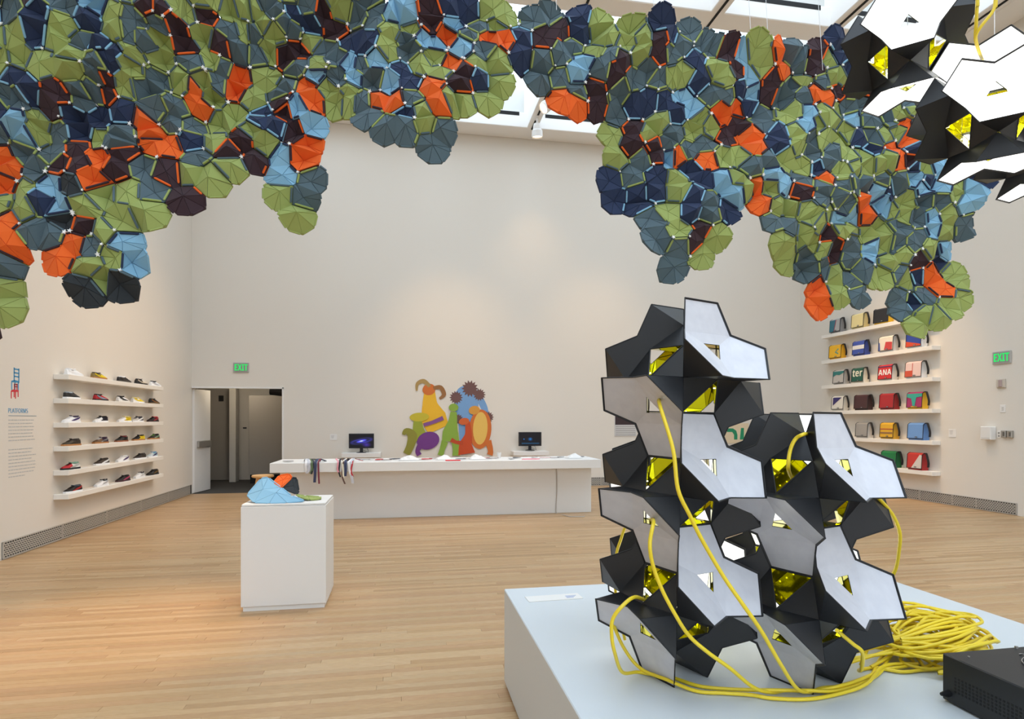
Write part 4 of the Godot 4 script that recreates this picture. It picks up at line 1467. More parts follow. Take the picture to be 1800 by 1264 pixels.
# a low trainer, toe towards +z, standing on y = 0
func make_shoe(label: String, vamp: Color, quarter: Color, sole: Color, stripe: Color, lining: Color, lace: Color, at: Vector3, turn: float) -> void:
	var t := thing("sneaker", label, "shoe", at, turn, "sneakers on the wall shelves")
	t.scale = Vector3(1.04, 0.93, 1.04)
	var ln := 0.285
	if not M.has("shoe"):
		# outline of the sole: half width along the length, heel first
		var hw := [0.022, 0.031, 0.034, 0.032, 0.031, 0.036, 0.043, 0.047, 0.045, 0.036, 0.018]
		var hh := [0.086, 0.098, 0.09, 0.08, 0.086, 0.086, 0.076, 0.063, 0.052, 0.043, 0.032]
		var cnt := hw.size()
		var so := MB.new()
		var outl := PackedVector2Array()
		for i in cnt:
			outl.append(Vector2(hw[i] + 0.004, -ln * (float(i) / (cnt - 1) - 0.5) * 1.03))
		for i in cnt:
			outl.append(Vector2(-hw[cnt - 1 - i] - 0.004, -ln * (float(cnt - 1 - i) / (cnt - 1) - 0.5) * 1.03))
		so.xf = Transform3D(Basis(Vector3.RIGHT, -PI / 2), Vector3.ZERO)
		so.prism(outl, 0.0, 0.024)
		var upper := func(m: MB, i0: int, i1: int) -> void:
			for i in range(i0, i1):
				var rings := []
				for e in [i, i + 1]:
					var z := ln * (float(e) / (cnt - 1) - 0.5)
					var ring := []
					for s in 9:
						var ang := PI * s / 8
						var cx := cos(ang)
						var sy := sin(ang)
						ring.append(Vector3(signf(cx) * pow(absf(cx), 0.7) * hw[e] * (1.0 - 0.3 * sy * sy), 0.02 + pow(sy, 0.75) * (hh[e] - 0.02), z))
					rings.append(ring)
				for s in 8:
					m.quad(rings[0][s], rings[0][s + 1], rings[1][s + 1], rings[1][s])
			var z0 := ln * (float(i0) / (cnt - 1) - 0.5)
			if i0 == 0:
				for s in range(0, 8):
					var a0 := PI * s / 8
					var a1 := PI * (s + 1) / 8
					m.tri(Vector3(0, 0.02, z0), Vector3(cos(a1) * hw[0] * 0.95, 0.02 + sin(a1) * (hh[0] - 0.02), z0), Vector3(cos(a0) * hw[0] * 0.95, 0.02 + sin(a0) * (hh[0] - 0.02), z0))
			if i1 == cnt - 1:
				z0 = ln * 0.5
				for s in range(0, 8):
					var a0 := PI * s / 8
					var a1 := PI * (s + 1) / 8
					m.tri(Vector3(0, 0.02, z0), Vector3(cos(a0) * hw[-1] * 0.95, 0.02 + sin(a0) * (hh[-1] - 0.02), z0), Vector3(cos(a1) * hw[-1] * 0.95, 0.02 + sin(a1) * (hh[-1] - 0.02), z0))
		var q := MB.new()
		upper.call(q, 0, 5)
		var va := MB.new()
		upper.call(va, 5, 10)
		# curved stripe on both flanks
		var flanks := []
		for sd in [-1.0, 1.0]:
			var st := MB.new()
			flanks.append(st)
			var prev := []
			for i in 8:
				var f := i / 7.0
				var z := lerpf(-0.125, 0.06, f)
				var y := 0.083 - 0.058 * pow(f, 0.75)
				var w := lerpf(0.009, 0.02, 1.0 - absf(f - 0.35))
				var fi := clampf((z / ln + 0.5) * (cnt - 1), 0, cnt - 1.01)
				var wid: float = lerpf(hw[int(fi)], hw[int(fi) + 1], fi - int(fi))
				var x0: float = (wid + 0.0022) * sd
				var x1: float = (wid * 0.93 + 0.0022) * sd
				var cur := [Vector3(x0, maxf(y - w, 0.023), z), Vector3(x1, y + w * 0.4, z)]
				if i > 0:
					st.quad(prev[0], cur[0], cur[1], prev[1])
					st.quad(prev[0], prev[1], cur[1], cur[0])
				prev = cur
		# opening with its padded collar
		var co := MB.new()
		co.xf = Transform3D(Basis(Vector3.RIGHT, deg_to_rad(4)), Vector3(0, 0.084, -0.072)).scaled_local(Vector3(0.62, 1.0, 1.45))
		co.lathe([Vector2(0.0, -0.004), Vector2(0.03, -0.002), Vector2(0.037, 0.008), Vector2(0.041, 0.013), Vector2(0.045, 0.008), Vector2(0.046, -0.004)], 18)
		var to := MB.new()
		to.box(Vector3(0, 0.091, -0.008), Vector3(0.036, 0.008, 0.05), 0.003, Basis(Vector3.RIGHT, deg_to_rad(-24)))
		var la := MB.new()
		for i in 5:
			la.tube([Vector3(-0.022, 0.083 - i * 0.006, 0.0 + i * 0.015), Vector3(0, 0.0925 - i * 0.0068, 0.002 + i * 0.015), Vector3(0.022, 0.083 - i * 0.006, 0.0 + i * 0.015)], 0.0033, 6)
		M.shoe = {"sole": so.mesh(), "quarter": q.mesh(), "vamp": va.mesh(), "stripe": flanks[0].mesh(), "stripe_b": flanks[1].mesh(), "collar": co.mesh(), "tongue": to.mesh(), "laces": la.mesh()}
	var s: Dictionary = M.shoe
	part("sole", s.sole, paint(sole, 0.7), t)
	part("quarter", s.quarter, paint(quarter, 0.55), t)
	part("vamp", s.vamp, paint(vamp, 0.55), t)
	part("side_stripe", s.stripe, paint(stripe, 0.5), t)
	part("side_stripe", s.stripe_b, paint(stripe, 0.5), t)
	part("collar", s.collar, paint(lining, 0.8), t)
	part("tongue", s.tongue, paint(lining, 0.8), t)
	part("laces", s.laces, paint(lace, 0.8), t)


func wall_shelf(called: String, label: String, at: Vector3, lo: Vector3, hi: Vector3, group: String) -> void:
	var b := MB.new()
	b.slab(lo, hi, 0.003)
	solo(called, b, M.shelf, label, "shelf", group, at)


func shoe_wall() -> void:
	var tops := [2.186, 1.873, 1.556, 1.246, 0.932, 0.619]
	var rown := ["top", "second", "third", "fourth", "fifth", "bottom"]
	for i in 6:
		wall_shelf("shoe_shelf", "%s white wall shelf of the six holding sneakers" % rown[i], Vector3(WALL_L, tops[i], -10.245), Vector3(0.0, -0.066, -1.555), Vector3(0.18, 0.0, 1.555), "shoe shelves")
	var W := rgb(238, 238, 238)
	var K := rgb(28, 27, 28)
	var G := rgb(176, 122, 70)
	var Y := rgb(238, 212, 30)
	var R := rgb(186, 32, 44)
	var D := rgb(62, 54, 48)
	var P := rgb(70, 48, 110)
	var B := rgb(120, 165, 205)
	# vamp, quarter, sole, stripe, lining, lace, description
	var rows := [
		[[W, W, W, W, W, W, "all white sneaker"], [Y, rgb(130, 110, 60), G, Y, D, D, "yellow toed sneaker with brown heel"], [K, K, rgb(80, 74, 66), D, W, K, "black sneaker with white collar"], [rgb(226, 216, 196), K, K, rgb(226, 216, 196), K, W, "cream sneaker with black heel"], [W, W, W, rgb(225, 225, 230), K, W, "white sneaker with dark collar"]],
		[[rgb(52, 52, 50), rgb(40, 40, 42), W, K, rgb(170, 180, 190), K, "charcoal sneaker with white sole"], [R, R, rgb(50, 36, 34), rgb(185, 205, 225), K, W, "red sneaker with pale blue stripe"], [W, W, rgb(226, 222, 214), K, K, K, "white sneaker with black laces"], [Y, W, W, Y, rgb(226, 210, 150), Y, "yellow sneaker with white heel"], [rgb(46, 38, 32), K, rgb(120, 96, 60), G, K, K, "dark brown sneaker with tan stripe"]],
		[[W, W, W, P, rgb(52, 40, 70), W, "white sneaker with purple collar"], [W, rgb(34, 32, 48), W, rgb(34, 32, 48), K, K, "white toed sneaker with navy heel"], [W, Y, W, Y, rgb(220, 205, 130), W, "white toed sneaker with yellow heel"], [rgb(190, 186, 180), rgb(70, 66, 74), W, W, rgb(60, 56, 60), rgb(90, 90, 96), "grey sneaker with dark heel"], [K, rgb(40, 32, 34), rgb(60, 40, 40), rgb(214, 70, 80), R, K, "black sneaker with coral stripe"]],
		[[rgb(66, 58, 46), rgb(58, 50, 44), G, rgb(80, 70, 58), D, D, "dark olive sneaker with gum sole"], [rgb(104, 78, 52), rgb(52, 36, 58), G, W, rgb(60, 40, 60), W, "brown sneaker with white laces"], [K, K, rgb(150, 92, 60), rgb(50, 44, 44), rgb(120, 50, 50), K, "black sneaker with russet sole"], [K, Y, G, Y, K, K, "black toed sneaker with yellow heel"], [K, D, G, rgb(170, 205, 170), K, rgb(110, 160, 80), "black sneaker with mint stripe"]],
		[[R, rgb(226, 226, 220), K, rgb(226, 226, 220), rgb(120, 160, 140), K, "red toed sneaker with white flank"], [rgb(58, 48, 42), rgb(70, 58, 48), W, W, D, D, "brown sneaker with cream sole"], [W, W, W, rgb(96, 70, 130), W, W, "white sneaker with violet stripe"], [rgb(44, 38, 36), rgb(60, 50, 44), W, D, D, K, "dark brown sneaker with white sole"], [rgb(200, 214, 220), rgb(150, 195, 200), W, P, B, W, "pale aqua sneaker"]],
		[[K, K, W, rgb(214, 60, 60), rgb(70, 80, 90), K, "black sneaker with red stripe and white sole"], [W, W, W, rgb(222, 222, 224), K, W, "white sneaker with black collar"], [K, K, rgb(70, 40, 46), rgb(226, 96, 140), K, K, "black sneaker with pink stripe"], [W, W, W, rgb(228, 226, 222), rgb(50, 46, 46), W, "white sneaker with dark tongue"], [K, K, rgb(36, 32, 30), rgb(140, 110, 60), D, K, "black sneaker with dull gold stripe"]],
	]
	var zs := [[-8.98, -9.65, -10.44, -11.06, -11.64], [-8.93, -9.7, -10.4, -10.93, -11.59], [-8.91, -9.69, -10.44, -10.9, -11.54], [-8.91, -9.69, -10.35, -10.96, -11.58], [-8.89, -9.72, -10.38, -11.0, -11.5], [-8.95, -9.72, -10.4, -10.99, -11.53]]
	for i in 6:
		for j in 5:
			var c: Array = rows[i][j]
			var turn := PI - 0.13 if i < 2 else -0.13
			make_shoe("%s on the %s shoe shelf" % [c[6], rown[i]], c[0], c[1], c[2], c[3], c[4], c[5], Vector3(WALL_L + 0.1, tops[i] + 0.0005, zs[i][j]), turn + rng.randf_range(-0.07, 0.07))


# a messenger bag, front towards -x; width runs along z
func make_bag(label: String, base: Color, side: Color, patches: Array, at: Vector3, words := "", word_col := Color.WHITE) -> void:
	var t := thing("messenger_bag", label, "bag", at, rng.randf_range(-0.06, 0.1), "messenger bags on the wall shelves")
	var w := 0.36
	var h := 0.335
	var d := 0.13
	var b := MB.new()
	# body: a soft box, narrower at the top
	var pr := PackedVector2Array([Vector2(0.0, 0.0), Vector2(d, 0.0), Vector2(d + 0.005, 0.06), Vector2(d * 0.8, h - 0.02), Vector2(d * 0.55, h - 0.006), Vector2(0.02, h - 0.03), Vector2(-0.008, 0.12)])
	b.prism(pr, -w / 2 + 0.008, w / 2 - 0.008)
	part("body", b, paint(side, 0.5), t)
	# flap over top and front
	b = MB.new()
	var prof := [Vector2(d * 0.75, h - 0.01), Vector2(d * 0.5, h + 0.004), Vector2(0.03, h - 0.004), Vector2(-0.004, h - 0.03), Vector2(-0.022, 0.035)]
	for i in prof.size() - 1:
		var p: Vector2 = prof[i]
		var q: Vector2 = prof[i + 1]
		var n := Vector2(q.y - p.y, p.x - q.x).normalized() * 0.004
		var z0 := w / 2
		for pair in [[p + n * -1.0, q + n * -1.0]]:
			b.quad(Vector3(pair[0].x, pair[0].y, -z0), Vector3(pair[1].x, pair[1].y, -z0), Vector3(pair[1].x, pair[1].y, z0), Vector3(pair[0].x, pair[0].y, z0))
		b.quad(Vector3(p.x, p.y, -z0), Vector3(p.x, p.y, z0), Vector3(q.x, q.y, z0), Vector3(q.x, q.y, -z0))
	var flap := part("flap", b, paint(base, 0.42), t)
	# coloured panels of the flap: outlines in flap units, u from the far edge to the near edge, v upwards
	var lean := 0.018 / (h - 0.065)
	for pt in patches:
		var m := MB.new()
		var outl := PackedVector2Array()
		for p in pt[1]:
			outl.append(Vector2((p[0] - 0.5) * w * 0.985, p[1] * (h - 0.066)))
		m.xf = Transform3D(Basis(Vector3(0, 0, 1), Vector3(lean, 1, 0), Vector3(-1, 0, 0)), Vector3(-0.026, 0.035, 0))
		m.prism(outl, 0.0, 0.0016)
		part("panel", m, paint(pt[0], 0.42), flap)
	# dark piping round the flap
	b = MB.new()
	var zz := w / 2
	var path := []
	for s in [-1.0, 1.0]:
		path = []
		for p in prof:
			path.append(Vector3(p.x - 0.004, p.y, s * zz))
		b.tube(path, 0.0055, 6)
	b.tube([Vector3(-0.026, 0.035, -zz), Vector3(-0.026, 0.035, zz)], 0.0055, 6)
	part("piping", b, paint(rgb(30, 28, 28)), t)
	b = MB.new()
	b.box(Vector3(-0.027, 0.06, 0.03), Vector3(0.004, 0.022, 0.055), 0.002)
	var tab := part("label_tab", b, paint(rgb(26, 26, 26)), t)
	b = MB.new()
	b.box(Vector3(-0.0295, 0.06, 0.03), Vector3(0.002, 0.006, 0.036))
	part("print", b, paint(rgb(225, 225, 225)), tab)
	# shoulder strap hanging at the near side
	b = MB.new()
	var st := smooth_path([Vector3(d * 0.5, h - 0.01, zz - 0.01), Vector3(d * 0.4, h - 0.0, zz + 0.03), Vector3(d * 0.3, h * 0.75, zz + 0.075), Vector3(d * 0.3, h * 0.45, zz + 0.1), Vector3(d * 0.35, h * 0.2, zz + 0.085)], 4)
	for i in st.size() - 1:
		var p: Vector3 = st[i]
		var q: Vector3 = st[i + 1]
		var sx := Vector3(0.02, 0, 0.004)
		var th := (q - p).cross(sx).normalized() * 0.003
		b.quad(p - sx + th, q - sx + th, q + sx + th, p + sx + th)
		b.quad(p - sx - th, p + sx - th, q + sx - th, q - sx - th)
		b.quad(p - sx - th, q - sx - th, q - sx + th, p - sx + th)
		b.quad(p + sx + th, q + sx + th, q + sx - th, p + sx - th)
	part("strap", b, paint(rgb(34, 32, 32), 0.8), t)
	if words:
		var tm := TextMesh.new()
		tm.text = words
		var f := SystemFont.new()
		f.font_names = PackedStringArray(["Droid Sans"])
		f.font_weight = 700
		tm.font = f
		tm.font_size = 64
		tm.pixel_size = 0.0034 if words == "ter" else 0.0025
		tm.depth = 0.003
		var o := part("lettering", tm, paint(word_col, 0.5), flap)
		var ty := 0.22 if words == "ter" else 0.175
		o.basis = Basis(Vector3(0, 0, 1), Vector3(lean, 1, 0).normalized(), Vector3(-1, lean, 0).normalized())
		o.position = Vector3(-0.028 + lean * (ty - 0.035), ty, 0)


func bag_wall() -> void:
	var tops := [3.6, 2.995, 2.4, 1.798, 1.191, 0.606]
	var rown := ["top", "second", "third", "fourth", "fifth", "bottom"]
	for i in 6:
		wall_shelf("bag_shelf", "%s white wall shelf of the six holding messenger bags" % rown[i], Vector3(WALL_R, tops[i], -11.245), Vector3(-0.19, -0.08, -1.525), Vector3(0.0, 0.0, 1.525), "bag shelves")
	var full := [[0, 0], [1, 0], [1, 1], [0, 1]]
	var bags := [
		[["grey bag with teal flap half and red seam", rgb(176, 174, 172), rgb(150, 148, 148), [[rgb(46, 112, 130), [[0, 0], [0.42, 0], [0.58, 1], [0, 1]]], [rgb(180, 40, 60), [[0.42, 0], [0.46, 0], [0.62, 1], [0.58, 1]]]], -12.34], ["plain cream bag", rgb(226, 210, 150), rgb(214, 198, 140), [], -11.64], ["black bag with yellow side", rgb(36, 34, 36), rgb(232, 184, 30), [], -10.98]],
		[["yellow bag with teal chevron", rgb(238, 180, 32), rgb(236, 176, 30), [[rgb(90, 160, 150), [[0.5, 0.45], [0.8, 0.25], [0.8, 0.36], [0.6, 0.48], [0.82, 0.7], [0.76, 0.78]]]], -12.34], ["blue bag with white band", rgb(64, 86, 170), rgb(56, 76, 156), [[rgb(236, 232, 226), [[0, 0.42], [1, 0.42], [1, 0.74], [0, 0.74]]]], -11.61], ["cream bag with red patch", rgb(232, 220, 200), rgb(205, 205, 205), [[rgb(204, 68, 66), [[0.4, 0.05], [0.95, 0.0], [0.95, 0.6], [0.5, 0.66]]], [rgb(76, 90, 150), [[0, 0], [0.14, 0], [0.08, 0.6], [0, 0.7]]]], -10.85], ["blue and orange bag with white side", rgb(46, 68, 150), rgb(226, 226, 226), [[rgb(214, 76, 44), [[0, 0], [1, 0], [1, 0.12], [0, 0.42]]]], -10.16]],
		[["grey bag with teal zigzag top", rgb(190, 184, 176), rgb(180, 176, 170), [[rgb(40, 120, 116), [[0, 0.55], [0.3, 0.72], [0.6, 0.66], [1, 0.86], [1, 1], [0, 1]]]], -12.23], ["dark green bag with cream letters", rgb(30, 90, 72), rgb(225, 218, 200), [], -11.64, "ter", rgb(236, 230, 206)], ["red bag with white capital letters", rgb(206, 44, 46), rgb(220, 216, 210), [[rgb(56, 60, 110), [[0, 0.93], [1, 0.93], [1, 1], [0, 1]]]], -10.87, "ANA", rgb(240, 236, 230)], ["blush bag with orange corner", rgb(226, 196, 188), rgb(226, 226, 226), [[rgb(206, 84, 58), [[0, 0], [0.44, 0], [0.44, 0.46], [0, 0.46]]], [rgb(206, 70, 60), [[0.44, 0], [0.47, 0], [0.47, 1], [0.44, 1]]]], -10.17]],
		[["white bag with navy triangle", rgb(226, 220, 206), rgb(220, 214, 200), [[rgb(52, 44, 104), [[0.12, 0.3], [0.85, 1], [0.12, 1]]]], -12.26], ["dark brown leather bag", rgb(70, 40, 42), rgb(60, 36, 38), [], -11.54], ["plain red bag", rgb(166, 38, 42), rgb(150, 34, 38), [], -10.83], ["magenta and turquoise bag with yellow side", rgb(160, 44, 96), rgb(228, 178, 36), [[rgb(60, 168, 150), [[0, 1], [0, 0.75], [0.3, 0.65], [0.4, 0.1], [0.55, 0.1], [0.62, 0.72], [1, 0.78], [1, 1]]], [rgb(226, 176, 40), [[0.3, 0], [0.7, 0], [0.7, 0.08], [0.3, 0.08]]]], -10.14]],
		[["plain grey bag", rgb(158, 154, 148), rgb(200, 196, 190), [], -11.52], ["ochre bag with red stripes", rgb(224, 172, 44), rgb(210, 160, 40), [[rgb(180, 60, 60), [[0, 0.6], [1, 0.6], [1, 0.66], [0, 0.66]]], [rgb(150, 110, 70), [[0.05, 0.28], [0.95, 0.28], [0.95, 0.4], [0.05, 0.4]]]], -10.83], ["light blue bag", rgb(110, 152, 206), rgb(96, 138, 196), [], -10.12]],
		[["bright green bag", rgb(30, 120, 66), rgb(26, 106, 60), [], -10.78], ["red bag with white diagonal", rgb(196, 54, 46), rgb(170, 40, 40), [[rgb(222, 214, 206), [[0.3, 0], [1, 0], [1, 0.95], [0.85, 1]]]], -10.14]],
	]
	for i in 6:
		for g in bags[i]:
			make_bag("%s on the %s bag shelf" % [g[0], rown[i]], g[1], g[2], g[3], Vector3(WALL_R - 0.155, tops[i] + 0.0005, g[4]), g[5] if g.size() > 5 else "", g[6] if g.size() > 6 else Color.WHITE)


func lettering(words: String, height: float, mat: Material, parent: Node3D, at: Vector3, turn: float, weight := 400, deep := 0.003, called := "lettering") -> MeshInstance3D:
	var tm := TextMesh.new()
	tm.text = words
	var f := SystemFont.new()
	f.font_names = PackedStringArray(["Droid Sans"])
	f.font_weight = weight
	tm.font = f
	tm.font_size = 64
	tm.pixel_size = height / 46.0
	tm.depth = deep
	var o := part(called, tm, mat, parent)
	o.position = at
	o.rotation.y = turn
	return o


func exit_sign(label: String, at: Vector3, turn: float) -> void:
	var t := thing("exit_sign", label, "sign", at, turn, "exit signs")
	var b := MB.new()
	b.box(Vector3(0, 0, 0.012), Vector3(0.32, 0.215, 0.024), 0.006)
	part("plate", b, paint(rgb(178, 176, 170), 0.4), t)
	b = MB.new()
	b.box(Vector3(0, 0, 0.0245), Vector3(0.28, 0.18, 0.004), 0.001)
	part("face", b, paint(rgb(150, 150, 146), 0.4), t)
	if not M.has("exit_green"):
		M.exit_green = flat(rgb(30, 190, 100), 0.5)
		M.exit_green.emission_enabled = true
		M.exit_green.emission = Color(0.05, 0.85, 0.35)
		M.exit_green.emission_energy_multiplier = 0.65
	var l := lettering("EXIT", 0.135, M.exit_green, t, Vector3(0, 0, 0.0275), 0, 700, 0.004)
	l.scale = Vector3(0.7, 1.02, 1)
	var lamp := OmniLight3D.new()
	lamp.name = "glow"
	lamp.light_color = Color(0.2, 1.0, 0.5)
	lamp.light_energy = 0.00008
	lamp.light_size = 0.05
	lamp.omni_range = 15.0
	lamp.omni_attenuation = 2.0
	lamp.shadow_enabled = true
	lamp.position = Vector3(0, 0, 0.07)
	t.add_child(lamp)


func monitor(label: String, at: Vector3, blue: Color, kind: int) -> void:
	var t := thing("monitor", label, "monitor", at)
	var b := MB.new()
	b.lathe([Vector2(0.0, 0.0), Vector2(0.11, 0.0), Vector2(0.11, 0.008), Vector2(0.03, 0.02), Vector2(0.0, 0.02)], 24)
	part("foot", b, M.rim, t)
	b = MB.new()
	b.box(Vector3(0, 0.08, -0.02), Vector3(0.07, 0.14, 0.03), 0.006)
	part("neck", b, M.rim, t)
	b = MB.new()
	b.box(Vector3(0, 0.26, 0.0), Vector3(0.54, 0.325, 0.045), 0.006)
	part("case", b, M.rim, t)
	# the picture on the screen: soft blobs of light on black
	var w := 160
	var h := 90
	var im := Image.create(w, h, false, Image.FORMAT_RGB8)
	for y in h:
		for x in w:
			var u := (x - w / 2.0) / w
			var v := (y - h / 2.0) / h
			var c := Color(0.01, 0.01, 0.03)
			if kind == 0:
				var r := sqrt(u * u * 2.0 + pow(v + u * 0.25, 2.0) * 9.0)
				var arm := 0.5 + 0.5 * sin(atan2(v * 2.2, u) * 2.0 + r * 14.0)
				c = c + blue * clampf(1.0 - r * 1.1, 0, 1) * (0.35 + 0.65 * arm) + Color(0.8, 0.9, 1.0) * clampf(1.0 - r * 6.0, 0, 1)
				c = c + Color(0.2, 0.12, 0.5) * clampf(1.0 - sqrt(pow(u - 0.22, 2.0) * 16.0 + pow(v - 0.3, 2.0) * 16.0), 0, 1)
			else:
				var r := sqrt(u * u * 60.0 + v * v * 30.0)
				c = c + blue * clampf(1.1 - r, 0, 1) * (0.6 + 0.4 * sin(u * 90.0) * cos(v * 60.0))
				c = c + blue * clampf(1.0 - sqrt(pow(u + 0.3, 2.0) * 400.0 + v * v * 220.0), 0, 1)
				if v > 0.3 and v < 0.4 and absf(u) < 0.42:
					c = c + Color(0.1, 0.35, 0.5) * (0.5 + 0.5 * sin(u * 140.0))
			im.set_pixel(x, y, Color(clampf(c.r, 0, 1), clampf(c.g, 0, 1), clampf(c.b, 0, 1)))
	var tex := ImageTexture.create_from_image(im)
	var sm := flat(Color.BLACK, 0.7)
	sm.emission_enabled = true
	sm.emission = Color.WHITE
	sm.emission_texture = tex
	sm.emission_operator = BaseMaterial3D.EMISSION_OP_MULTIPLY
	sm.emission_energy_multiplier = 1.5
	var q := QuadMesh.new()
	q.size = Vector2(0.495, 0.28)
	var o := part("screen", q, sm, t)
	o.position = Vector3(0, 0.26, 0.0232)
	var lamp := OmniLight3D.new()
	lamp.name = "glow"
	lamp.light_color = Color(0.4, 0.5, 1.0)
	lamp.light_energy = 0.006
	lamp.light_size = 0.15
	lamp.omni_range = 15.0
	lamp.omni_attenuation = 2.0
	lamp.shadow_enabled = true
	lamp.position = Vector3(0, 0.26, 0.2)
	t.add_child(lamp)
	b = MB.new()
	b.tube(smooth_path([Vector3(0.03, 0.06, -0.01), Vector3(0.1, 0.03, 0.02), Vector3(0.15, 0.012, -0.02), Vector3(0.12, 0.1, -0.06)], 4), 0.004, 6)
	part("lead", b, M.rim, t)


func ellipse_outline(c: Vector2, r: Vector2, turn := 0.0, wob := 0.0, n := 26) -> PackedVector2Array:
	var o := PackedVector2Array()
	for i in n:
		var a := TAU * i / n
		var p := Vector2(cos(a) * r.x, sin(a) * r.y) * (1.0 + wob * sin(a * 3.0))
		o.append(c + p.rotated(turn))
	return o


func bow_outline(pts: Array, wid: Array) -> PackedVector2Array:
	var l := PackedVector2Array()
	var r := PackedVector2Array()
	if pts.size() > 2:   # round the bends
		var fine := []
		var fw := []
		for i in pts.size() - 1:
			for s in 5:
				var f := s / 5.0
				fine.append(pts[i].cubic_interpolate(pts[i + 1], pts[maxi(i - 1, 0)], pts[mini(i + 2, pts.size() - 1)], f))
				fw.append(lerpf(wid[i], wid[i + 1], f))
		fine.append(pts[-1])
		fw.append(wid[-1])
		pts = fine
		wid = fw
	for i in pts.size():
		var t: Vector2 = (pts[mini(i + 1, pts.size() - 1)] - pts[maxi(i - 1, 0)]).normalized()
		var n: Vector2 = Vector2(-t.y, t.x) * float(wid[i])
		l.append(pts[i] + n)
		r.append(pts[i] - n)
	r.reverse()
	l.append_array(r)
	return l


func back_wall_things() -> void:
	exit_sign("green EXIT sign on the back wall above the doorway", Vector3(-3.5, 2.72, WALL_B), 0.0)
	# wall brackets with the two screens
	for q in [[-0.95, "left"], [2.86, "right"]]:
		var b := MB.new()
		b.slab(Vector3(-0.42, -0.1, 0), Vector3(0.42, 0.0, 0.36), 0.004)
		solo("screen_shelf", b, M.white, "white wall ledge carrying the %s screen" % q[1], "shelf", "screen ledges", Vector3(q[0], 0.86, WALL_B))
	monitor("black monitor showing a violet galaxy left of the mural", Vector3(-0.95, 0.86, WALL_B + 0.2), Color(0.35, 0.35, 1.0), 0)
	monitor("black monitor showing small cyan shapes right of the mural", Vector3(2.86, 0.88, WALL_B + 0.2), Color(0.1, 0.55, 0.9), 1)
	mural()
	# captions and prints
	var t := thing("caption_card", "small white caption card left of the left monitor on the back wall", "label", Vector3(-1.57, 1.2, WALL_B))
	var b := MB.new()
	b.box(Vector3(0, 0, 0.004), Vector3(0.15, 0.13, 0.008), 0.001)
	part("card", b, M.white, t)
	b = MB.new()
	for i in 4:
		b.box(Vector3(-0.02, 0.035 - i * 0.018, 0.0083), Vector3(0.07 - i * 0.008, 0.005, 0.001))
	part("print", b, M.grey, t)
	t = thing("wall_print", "dark picture print with grey printed lower half on the back wall", "print", Vector3(5.27, 1.5, WALL_B))
	b = MB.new()
	b.box(Vector3(0, 0, 0.006), Vector3(0.56, 0.62, 0.012), 0.001)
	part("sheet", b, paint(rgb(202, 200, 198)), t)
	b = MB.new()
	b.box(Vector3(0, 0.13, 0.0125), Vector3(0.53, 0.33, 0.002))
	part("dark_picture", b, paint(rgb(52, 36, 40)), t)
	b = MB.new()
	for i in 5:
		b.box(Vector3(0, -0.08 - i * 0.05, 0.0125), Vector3(0.5, 0.014, 0.002))
	part("print_lines", b, M.grey, t)
	t = thing("graphic_panel", "cream panel with green curved letter shapes seen through the stack's gap", "print", Vector3(8.2, 1.25, WALL_B))
	b = MB.new()
	b.box(Vector3(0, 0, 0.01), Vector3(0.66, 0.5, 0.02), 0.002)
	part("panel", b, paint(rgb(226, 206, 172)), t)
	b = MB.new()
	b.prism(PackedVector2Array([Vector2(-0.26, 0.12), Vector2(-0.1, 0.12), Vector2(-0.01, 0.06), Vector2(0.02, -0.04), Vector2(0.02, -0.16), Vector2(-0.07, -0.16), Vector2(-0.07, -0.04), Vector2(-0.12, 0.03), Vector2(-0.26, 0.03)]), 0.02, 0.023)
	b.prism(PackedVector2Array([Vector2(0.09, -0.16), Vector2(0.2, -0.16), Vector2(0.2, 0.13), Vector2(0.12, 0.13)]), 0.02, 0.023)
	part("green_shapes", b, paint(rgb(30, 140, 96)), t)


